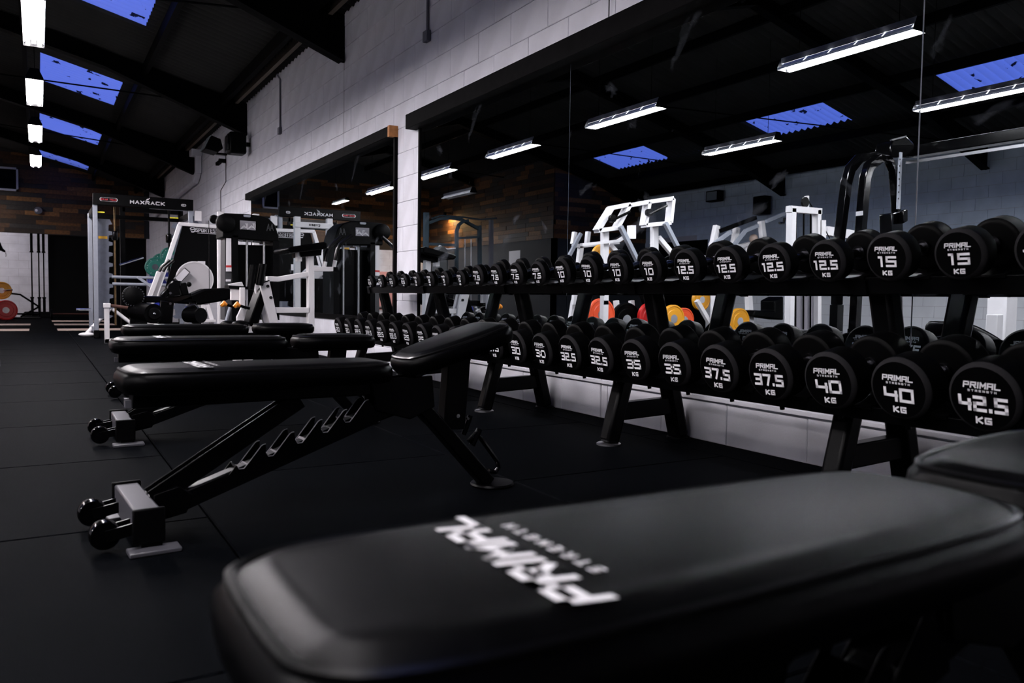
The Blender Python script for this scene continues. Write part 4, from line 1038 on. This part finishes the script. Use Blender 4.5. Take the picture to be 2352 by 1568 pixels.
for (x, y, Y) in ((513, 698, Y0-.1), (543, 700, Y0-.2)):
    c = P(x, y, Y=Y)
    MB().tube([c+Vector((-.012, 0, .01)), c+Vector((.0, 0, 0)), c+Vector((.03, 0, -.008))], [.026, .030, .012], 14).build('orange_knob', orange_pl, pc)
    MB().tube([c+Vector((.02, 0, -.005)), c+Vector((.11, 0, -.03))], .012, 10).build('knob_stem', steel_black, pc)
for (x, Y) in ((525, Y0+.1), (552, Y0-.05)):
    c = P(x, 745, Y=Y); MB().sphere(c, .075, 16, 8, (1, 1, .5)).build('seat_bump', leather, pc)
f1 = MB(); PT(f1, Y0+.2, [(518, 742), (530, 700)], .014).build('seat_stem', grey_steel, pc)
f1 = MB(); polyY(f1, Y0, [(545, 728), (556, 705), (566, 712), (556, 760), (546, 760)], .05).build('seat_link', white_steel, pc)
MB().box((1.45, Y0-.05, 0), (2.40, Y0+.05, .06)).build('base', white_steel, pc)
MB().box((2.26, Y0-.30, 0), (2.34, Y0+.30, .06)).build('cross_foot', white_steel, pc)
a = P(635, 765, Y=Y0); MB().box((a.x-.03, Y0-.05, 0), (a.x+.03, Y0+.05, a.z+.03)).build('seat_foot', white_steel, pc)
a = P(570, 765, Y=Y0); MB().box((a.x-.03, Y0-.05, .03), (a.x+.03, Y0+.05, a.z+.06)).build('back_foot', white_steel, pc)
a = P(545, 760, Y=Y0); MB().box((a.x-.03, Y0-.05, .03), (a.x+.03, Y0+.05, a.z+.06)).build('bracket_foot', white_steel, pc)

# ================================================================== FAR LEFT CORNER
bs = thing('barbell_stand', 'black stand of upright barbells against the white block wall', 'barbell rack', (.0, 24.4, 0))
bs_x = [(-.10, 24.45), (.10, 24.45)]
MB().box((-.30, 24.2, 0), (.40, 24.7, .06)).build('base_plate', steel_black, bs, bevel=.01)
MB().prism([(-.42, 0), (-.30, .16), (.36, .16), (.48, 0)], 24.3, 24.36).build('base_gusset', steel_black, bs)
def barbell(x, y, label):
    t = thing('barbell', label, 'barbell', (x, y, .06), group='upright barbells')
    MB().tube([(x, y, .5), (x, y, 1.75)], .016, 8).build('shaft', steel_black, t)
    for a, b in ((.06, .52), (1.72, 2.18)): MB().tube([(x, y, a), (x, y, b)], .032, 10).build('sleeve', steel_black, t)
    for z in (.52, 1.71): MB().tube([(x, y, z-.02), (x, y, z+.02)], .045, 10).build('collar', steel_black, t)
barbell(-.13, 24.4, 'leftmost upright black barbell in the wall stand')
barbell(.03, 24.4, 'upright barbell with a pale shaft between the two black ones')
barbell(.14, 24.45, 'upright black barbell nearest the dark doorway')
sl = thing('plate_sled', 'low black tube frame holding red and yellow plates at the left edge', 'sled', (-.55, 23.4, 0))
for pts in ([(-1.2, 23.4, .62), (-.55, 23.4, .62), (-.38, 23.4, .60), (.02, 23.4, .30), (.02, 23.4, .05)], [(-.12, 23.4, .40), (-.12, 23.4, .05)], [(-1.2, 23.4, .12), (.02, 23.4, .12)], [(.02, 23.4, .30), (-.38, 23.4, .05)]):
    MB().tube(pts, .022, 8).build('frame_tube', steel_black, sl)
MB().box((-1.3, 23.2, 0), (.05, 23.6, .04)).build('skid', steel_black, sl)
c = P(4, 667, Y=22.9); t = plate(tuple(c), .21, yellow_m, 'yellow plate on a steel peg at the left edge', .06)
MB().tube([c, c+Vector((.22, -.1, .02))], .02, 8).build('peg', chrome, t)
c = P(14, 712, Y=22.6); t = plate(tuple(c), .24, red_m, 'shiny red plate low at the left edge', .08)
c2 = c+Vector((-.22, .15, 0)); plate(tuple(c2), .24, red_m, 'second red plate stacked behind the shiny red one', .10)
tr_ = thing('suspension_strap', 'black training strap with a metal ring hanging at the left edge', 'strap', (-.55, 18.5, 1.3))
MB().tube([P(-30, 520, Y=18.5), P(-2, 560, Y=18.5), P(4, 575, Y=18.5)], .03, 8).build('webbing', plastic_blk, tr_)
MB().tube([P(3, 572, Y=18.5), P(12, 578, Y=18.5)], [.03, .018], 8).build('foam_handle', plastic_blk, tr_)
MB().tube([P(12, 579, Y=18.5), P(13, 590, Y=18.5), P(15, 586, Y=18.5), P(13, 579, Y=18.5)], .004, 6).build('ring', chrome, tr_)
bar_ = thing('floor_barbell', 'brass coloured barbell lying on the floor before the dark doorway', 'barbell', (.9, 22.6, .03))
MB().tube([(.28, 22.6, .14), (1.6, 22.6, .14)], .02, 8).build('shaft', mat('brass_bar', (.16, .07, .04), .35, metal=.6), bar_)
for x in (.28, 1.55): MB().lathe([(0, .13), (.04, .13)], 20, (x-.02, 22.6, .135), 'x').build('end_plate', plastic_blk, bar_)
n = 6
for (x0, x1, y) in ((-.9, -.14, 16.5), (-.9, -.14, 19.2), (.29, 1.4, 16.5), (.28, 1.4, 19.15), (.27, 1.4, 21.4)):
    struct(MB().box((x0, y-.42, -.004), (x1, y+.42, .004)).build('trim_%d' % n, stripe_m)); n += 1

# ================================================================== MACHINES ACROSS THE ROOM (seen in the mirrors)
def SV(mb, Y, pts, w, h): return mb.sweep([PV(x, y, Y=Y) for x, y in pts], w, h)
def TV(mb, Y, pts, r, n=8): return mb.tube([PV(x, y, Y=Y) for x, y in pts], r, n)
def polyV(mb, Y, pts, depth):
    q = [PV(x, y, Y=Y) for x, y in pts]; return mb.prism([(a.x, a.z) for a in q], Y, Y+depth)
def foot(root, p, name='foot_post', m_=None, w_=.03):
    MB().box((p.x-w_, p.y-w_, 0), (p.x+w_, p.y+w_, p.z)).build(name, m_ or white_steel, root)

# ---- white incline press with a boxed head frame
Y0 = 8.4
ip = thing('plate_press', 'white plate loaded press with a big ladder-like head frame, in the mirror', 'weight machine', (-1.3, Y0, 0))
for i, q4 in enumerate((((1402, 478), (1443, 470), (1414, 524), (1370, 530)), ((1487, 464), (1542, 456), (1536, 512), (1478, 518)))):
    for k in range(4):
        f1 = MB(); SV(f1, Y0, [q4[k], q4[(k+1) % 4]], .12, .055).build('head_frame', white_steel, ip, bevel=.004)
    c0 = q4[0]; f1 = MB(); TV(f1, Y0-.1, [(c0[0]+4, c0[1]+28), (c0[0]+45, c0[1]+8)], .018).build('weight_peg', steel_black, ip)
    c = PV(c0[0]+4, c0[1]+24, Y=Y0-.08); MB().lathe([(-.03, .05), (.03, .05)], 16, c, 'y').build('peg_collar', steel_black, ip)
f1 = MB(); SV(f1, Y0, [(1443, 472), (1487, 464)], .12, .055).build('head_bar', white_steel, ip, bevel=.004)
f1 = MB(); SV(f1, Y0+.06, [(1389, 528), (1388, 700)], .08, .085).build('front_post', white_steel, ip, bevel=.004)
f1 = MB(); SV(f1, Y0+.06, [(1503, 515), (1503, 700)], .08, .085).build('rear_post', white_steel, ip, bevel=.004)
f1 = MB(); SV(f1, Y0+.1, [(1398, 560), (1425, 590)], .06, .06).build('front_brace', white_steel, ip)
f1 = MB(); SV(f1, Y0+.1, [(1512, 545), (1550, 590)], .06, .06).build('rear_brace', white_steel, ip)
f1 = MB(); SV(f1, Y0-.1, [(1425, 520), (1470, 610)], .06, .05).build('lever_arm', grey_steel, ip)
f1 = MB(); SV(f1, Y0-.1, [(1528, 512), (1568, 590)], .06, .05).build('lever_arm', grey_steel, ip)
f1 = MB(); SV(f1, Y0, [(1335, 562), (1420, 553), (1440, 540)], .06, .035).build('side_rail', white_steel, ip)
f1 = MB(); polyV(f1, Y0, [(1449, 517), (1461, 517), (1461, 548), (1449, 548)], .08).build('rail_end', white_steel, ip)
for x in (1388, 1503): p = PV(x, 690, Y=Y0+.06); foot(ip, p, 'post_base', w_=.04)
for (x, y0, y1) in ((1520, 690, 760), (1450, 690, 760), (1415, 690, 760)):
    f1 = MB(); SV(f1, Y0+.4, [(x, y0), (x+6, y1)], .06, .06).build('base_leg', white_steel, ip)
MB().box((-2.2, Y0-.05, 0), (-.3, Y0+.05, .06)).build('base_rail', white_steel, ip)
MB().box((-2.0, Y0+.35, 0), (-.4, Y0+.47, .06)).build('base_rail', white_steel, ip)
f1 = MB(); SV(f1, Y0+.2, [(1470, 640), (1500, 720)], .25, .07).build('back_pad', leather, ip, bevel=.02)
# ---- white seated row with grey lever arms
Y1 = 10.6
rw = thing('seated_row', 'white seated row with thin grey lever arms left of the big press, in the mirror', 'weight machine', (-3.0, Y1, 0))
for (x0, y0, x1, y1) in ((1320, 533, 1316, 560), (1351, 532, 1348, 560)):
    f1 = MB(); SV(f1, Y1, [(x0, y0), (x1, y1)], .07, .06).build('arm_bracket', white_steel, rw)
f1 = MB(); SV(f1, Y1, [(1316, 563), (1330, 565), (1420, 556)], .07, .06).build('top_rail', white_steel, rw)
f1 = MB(); SV(f1, Y1, [(1334, 566), (1318, 700)], .07, .075).build('front_post', white_steel, rw)
f1 = MB(); SV(f1, Y1-.1, [(1334, 536), (1306, 590)], .05, .05).build('lever_arm', grey_steel, rw)
f1 = MB(); SV(f1, Y1+.1, [(1318, 690), (1310, 740)], .07, .07).build('front_leg', white_steel, rw)
p = PV(1314, 735, Y=Y1); foot(rw, p)
# ---- white shoulder press with long grey levers
Y2 = 8.9
sp_ = thing('shoulder_press', 'white frame with two long dark lever arms under the opposite floodlight, in the mirror', 'weight machine', (-3.2, Y2, 0))
for (x0, y0, x1, y1) in ((1646, 518, 1638, 560), (1692, 522, 1686, 560), (1748, 507, 1752, 545)):
    f1 = MB(); SV(f1, Y2, [(x0, y0), (x1, y1)], .08, .085).build('arm_bracket', white_steel, sp_, bevel=.004)
f1 = MB(); SV(f1, Y2, [(1632, 562), (1700, 566), (1760, 548)], .08, .06).build('cross_frame', white_steel, sp_)
f1 = MB(); SV(f1, Y2-.15, [(1655, 530), (1735, 500)], .06, .055).build('lever_arm', steel_black, sp_)
f1 = MB(); SV(f1, Y2-.15, [(1760, 508), (1802, 490)], .05, .05).build('lever_arm', grey_steel, sp_)
f1 = MB(); SV(f1, Y2-.2, [(1640, 560), (1678, 532)], .05, .05).build('lever_arm', grey_steel, sp_)
f1 = MB(); SV(f1, Y2-.2, [(1680, 570), (1712, 530), (1740, 518)], .05, .05).build('lever_arm', grey_steel, sp_)
f1 = MB(); TV(f1, Y2-.2, [(1790, 512), (1800, 512), (1802, 500)], .02).build('hand_grip', leather_dk, sp_)
for (x0, y0, x1, y1) in ((1712, 566, 1724, 760), (1645, 566, 1640, 760)):
    f1 = MB(); SV(f1, Y2, [(x0, y0), (x1, y1)], .08, .09).build('post', white_steel, sp_)
    foot(sp_, PV(x1, 755, Y=Y2), w_=.04)
f1 = MB(); SV(f1, Y2+.1, [(1600, 690), (1635, 750)], .06, .06).build('diagonal_leg', white_steel, sp_)
foot(sp_, PV(1635, 745, Y=Y2+.1))
f1 = MB(); polyV(f1, Y2-.2, [(1780, 690), (1800, 680), (1800, 735), (1730, 725), (1735, 712), (1780, 715)], .3).build('seat', leather, sp_, bevel=.02)
c = PV(1731, 548, Y=Y2-.1); MB().sphere(c, .07).build('round_knob', mat('tan_knob', (.35, .26, .22), .5), sp_)
# ---- white cable tower
Y3 = 6.0
ct = thing('cable_tower', 'white rectangular cable tower with a pulley on top, in the mirror', 'cable machine', (-1.7, Y3, 0))
f1 = MB(); SV(f1, Y3, [(1818, 478), (1812, 770)], .08, .07).build('post', white_steel, ct, bevel=.004)
f1 = MB(); SV(f1, Y3, [(1876, 482), (1876, 770)], .08, .06).build('post', white_steel, ct, bevel=.004)
f1 = MB(); SV(f1, Y3, [(1811, 480), (1882, 486)], .08, .07).build('top_beam', white_steel, ct, bevel=.004)
f1 = MB(); SV(f1, Y3, [(1853, 450), (1853, 482)], .04, .03).build('pulley_bracket', white_steel, ct)
c = PV(1849, 464, Y=Y3-.02); MB().lathe([(-.012, .055), (.012, .055)], 18, c, 'y').build('pulley', plastic_blk, ct)
f1 = MB(); TV(f1, Y3, [(1858, 462), (1912, 558)], .006, 6).build('cable', plastic_blk, ct)
for x in (1828, 1846, 1862):
    f1 = MB(); TV(f1, Y3, [(x, 486), (x-1, 760)], .010, 6).build('guide_rod', steel_black, ct)
f1 = MB(); polyV(f1, Y3+.02, [(1820, 600), (1874, 600), (1874, 765), (1816, 765)], .04).build('stack_cover', label_g, ct)
f1 = MB(); SV(f1, Y3, [(1884, 506), (1884, 548)], .08, .09).build('side_bracket', white_steel, ct)
f1 = MB(); SV(f1, Y3+.1, [(1895, 530), (1960, 540)], .08, .10).build('side_seat', white_steel, ct)
for x in (1812, 1876): foot(ct, PV(x, 765, Y=Y3), w_=.04)
MB().box((-2.1, Y3-.25, 0), (-1.35, Y3+.25, .06)).build('base', white_steel, ct)
# ---- black functional trainer: two towers joined by a high beam
Y4 = 4.7
ft = thing('functional_trainer', 'tall black cable tower with curved legs and a high beam, in the mirror', 'cable machine', (-1.5, 4.2, 0))
f1 = MB(); SV(f1, Y4, [(1922, 700), (1926, 560), (1944, 420), (1953, 388), (1974, 364), (2012, 358)], .07, .085).build('curved_leg', gloss_black, ft, bevel=.01)
f1 = MB(); SV(f1, Y4-.12, [(1962, 760), (1974, 560), (1987, 410), (1996, 382), (2020, 364)], .07, .085).build('curved_leg', gloss_black, ft, bevel=.01)
f1 = MB(); SV(f1, Y4-.05, [(2012, 360), (2040, 366), (2052, 392), (2058, 470), (2062, 760)], .07, .065).build('inner_leg', gloss_black, ft, bevel=.01)
f1 = MB(); SV(f1, Y4-.10, [(2068, 350), (2063, 480)], .02, .032).build('hole_strip', grey_steel, ft)
hs = MB()
for k in range(7): p = PV(2067-k*.6, 366+k*15, Y=Y4-.113); hs.lathe([(-.002, .008), (0, .008)], 8, p, 'y')
hs.build('adjuster_holes', joint_black, ft)['kind'] = 'stuff'
f1 = MB(); polyV(f1, Y4-.15, [(2046, 490), (2074, 486), (2076, 560), (2048, 560)], .12).build('carriage', gloss_black, ft, bevel=.01)
f1 = MB(); polyV(f1, Y4-.2, [(2074, 484), (2086, 480), (2086, 508), (2074, 514)], .05).build('carriage_handle', gloss_black, ft, bevel=.01)
f1 = MB(); polyV(f1, Y4-.10, [(2046, 340), (2050, 322), (2082, 312), (2100, 330), (2100, 362), (2046, 362)], .16).build('pulley_head', gloss_black, ft, bevel=.01)
f1 = MB(); SV(f1, Y4-.11, [(2046, 322), (2080, 313)], .02, .014).build('head_edge', chrome, ft)
hx = PV(2092, 350, Y=Y4)
MB().box((hx.x-.06, 2.2, hx.z-.05), (hx.x+.06, Y4, hx.z+.05)).build('high_beam', gloss_black, ft, bevel=.008)
MB().box((hx.x+.055, 2.2, hx.z-.115), (hx.x+.07, Y4, hx.z-.09)).build('beam_edge', tube_edge, ft)
MB().tube([(hx.x, 3.35, hx.z+.06), (hx.x, 3.20, hx.z+.03), (hx.x, 2.9, hx.z+.20), (hx.x, 2.3, hx.z+.20)], .018, 8).build('pull_up_bar', steel_black, ft)
MB().box((hx.x-.08, 2.1, 0), (hx.x+.08, 2.25, hx.z+.05)).build('far_tower', gloss_black, ft, bevel=.01)
for x, y in ((1922, 700), (1962, 755), (2062, 755)): foot(ft, PV(x, y, Y=Y4-.06), w_=.04, m_=gloss_black)
MB().box((hx.x-.1, 2.1, 0), (hx.x+.1, Y4, .05)).build('base', gloss_black, ft)
f1 = MB(); boxp = [PV(x, y, Y=Y4-.16) for x, y in ((1966, 486), (1982, 484), (1982, 494), (1966, 496))]; f1.prism([(a.x, a.z) for a in boxp], Y4-.162, Y4-.158).build('rating_label', label_w, ft)
# ---- dark training cage far behind the pillar
Y5 = 15.0
cg = thing('training_cage', 'dark steel training cage with an arched pull-up bar, reflected beside the pillar', 'power rack', (-2.1, Y5, 0))
cage_m = mat('slate_powder_coat', (.022, .034, .044), .35, spec=.3)
f1 = MB(); SV(f1, Y5, [(979, 488), (976, 740)], .10, .085).build('post', cage_m, cg)
f1 = MB(); SV(f1, Y5, [(1101, 518), (1103, 740)], .10, .055).build('post', cage_m, cg)
f1 = MB(); SV(f1, Y5+.5, [(1128, 505), (1128, 740)], .08, .075).build('post', grey_plastic, cg)
f1 = MB(); SV(f1, Y5, [(984, 512), (1010, 502), (1036, 501), (1060, 504), (1104, 528)], .08, .055).build('arched_bar', cage_m, cg)
f1 = MB(); SV(f1, Y5+.3, [(992, 502), (1010, 495), (1030, 496), (1065, 499), (1102, 504), (1140, 501)], .06, .03).build('pull_up_bar', cage_m, cg)
f1 = MB(); SV(f1, Y5-.1, [(1048, 740), (1049, 530), (1054, 516), (1064, 508), (1075, 506)], .08, .055).build('curved_post', cage_m, cg)
f1 = MB(); SV(f1, Y5-.1, [(1048, 547), (1100, 544)], .06, .045).build('cross_bar', cage_m, cg)
f1 = MB(); SV(f1, Y5, [(980, 560), (1046, 563)], .08, .055).build('cross_bar', cage_m, cg)
for x in (1068, 1082): 
    f1 = MB(); TV(f1, Y5-.05, [(x, 549), (x, 740)], .012).build('guide_rod', chrome, cg)
for x, dy in ((976, 0), (1103, 0), (1128, .5), (1048, -.1)): foot(cg, PV(x, 730, Y=Y5+dy), w_=.04, m_=cage_m)
MB().box((-3.1, Y5-.1, 0), (-1.4, Y5+.55, .05)).build('base', cage_m, cg)
t = thing('stack_bag', 'grey fabric bag hung on the training cage', 'bag', (-1.6, 14.6, .9))
f1 = MB(); polyV(f1, 14.55, [(1003, 572), (1012, 564), (1024, 566), (1031, 580), (1030, 640), (1002, 640)], .25).build('sack', mat('grey_canvas', (.05, .052, .055), .8), t, bevel=.04)
f1 = MB(); TV(f1, 14.7, [(1000, 573), (1010, 564), (1028, 572), (1046, 570)], .012).build('drawstring', label_w, t)
# ---- plates on the machines' pegs
for (px, py, Y, rr, m_, lab) in ((1380, 722, Y0+.25, .215, orange_m, 'orange red plate on the lower peg of the white press, in the mirror'),
        (1383, 590, Y0+.3, .17, yellow_m, 'yellow plate high on the white press beside its front post, in the mirror'),
        (1492, 728, Y0+.20, .20, red_m, 'red plate half hidden by a rack leg, in the mirror'),
        (1545, 732, Y0+.30, .20, yellow_m, 'yellow plate beside the red one under the white press, in the mirror'),
        (1570, 735, Y0+.42, .18, orange_m, 'small orange plate behind the yellow one, in the mirror'),
        (1610, 688, 9.2, .17, yellow_m, 'yellow plate high on the shoulder press upright, in the mirror'),
        (1697, 738, 8.7, .20, yellow_m, 'yellow plate at the foot of the shoulder press, in the mirror'),
        (1437, 735, Y0+.30, .24, rubber, 'black plate between the orange and red plates, in the mirror')):
    c = PV(px, py, Y=Y); plate(tuple(c), rr, m_, lab, .06, 'y', 'weight plate', 'plates on the machines across the room')
# ---- white posts near the right edge of the mirror
wp_ = thing('white_rack_post', 'white post with rust at its foot, reflected at the right edge', 'post', (-2.3, 4.2, 0))
a = PV(2285, 722, Y=4.0); MB().box((a.x-.05, 3.95, 0), (a.x+.05, 4.05, a.z)).build('post', white_steel, wp_, bevel=.006)
MB().box((a.x-.052, 3.948, .12), (a.x+.052, 4.052, .26)).build('rust_band', mat('rust', (.35, .12, .03), .8, noise=.4, nscale=30), wp_)
wq = thing('white_square_column', 'tall white square column at the right edge of the mirror', 'post', (-4.6, 4.4, 0))
a = PV(2318, 600, Y=4.6); MB().box((a.x-.10, 4.55, .0), (a.x+.10, 4.75, 1.25)).build('post', white_steel, wq, bevel=.006)
MB().box((a.x-.16, 4.5, 0), (a.x+.16, 4.8, .03)).build('base', white_steel, wq)
MB().box((a.x-.11, 4.54, 1.25), (a.x+.11, 4.76, 1.28)).build('cap', white_steel, wq)

# ---- pink sheet on the far wall and a warm spot over the boards (both seen only in the mirrors)
o = MB().box((-4.75, YF-.02, .25), (-4.0, YF-.0085, 1.5)).build('pink_poster', mat('pink_paper', (.75, .36, .34), .6)); tag(o, 'pink sheet on the far white wall, reflected between pillar and black machine', 'poster')
wsl = thing('wall_spotlight', 'small warm spotlight above the boards of the partition, reflected beside the pillar', 'spotlight', (PX+.25, 23.2, 3.2))
MB().tube([(PX+.25, 23.2, 3.2), (PX+.25, 23.2, 3.38)], .05, 14).build('can', plastic_blk, wsl)
MB().bar((PX+.02, 23.2, 3.36), (PX+.25, 23.2, 3.36), .02, .02).build('arm', plastic_blk, wsl)
MB().lathe([(-.004, .045), (0, .045)], 14, (PX+.25, 23.2, 3.2), 'z').build('bulb', emit('warm_bulb', (1, .55, .22), 2200), wsl)
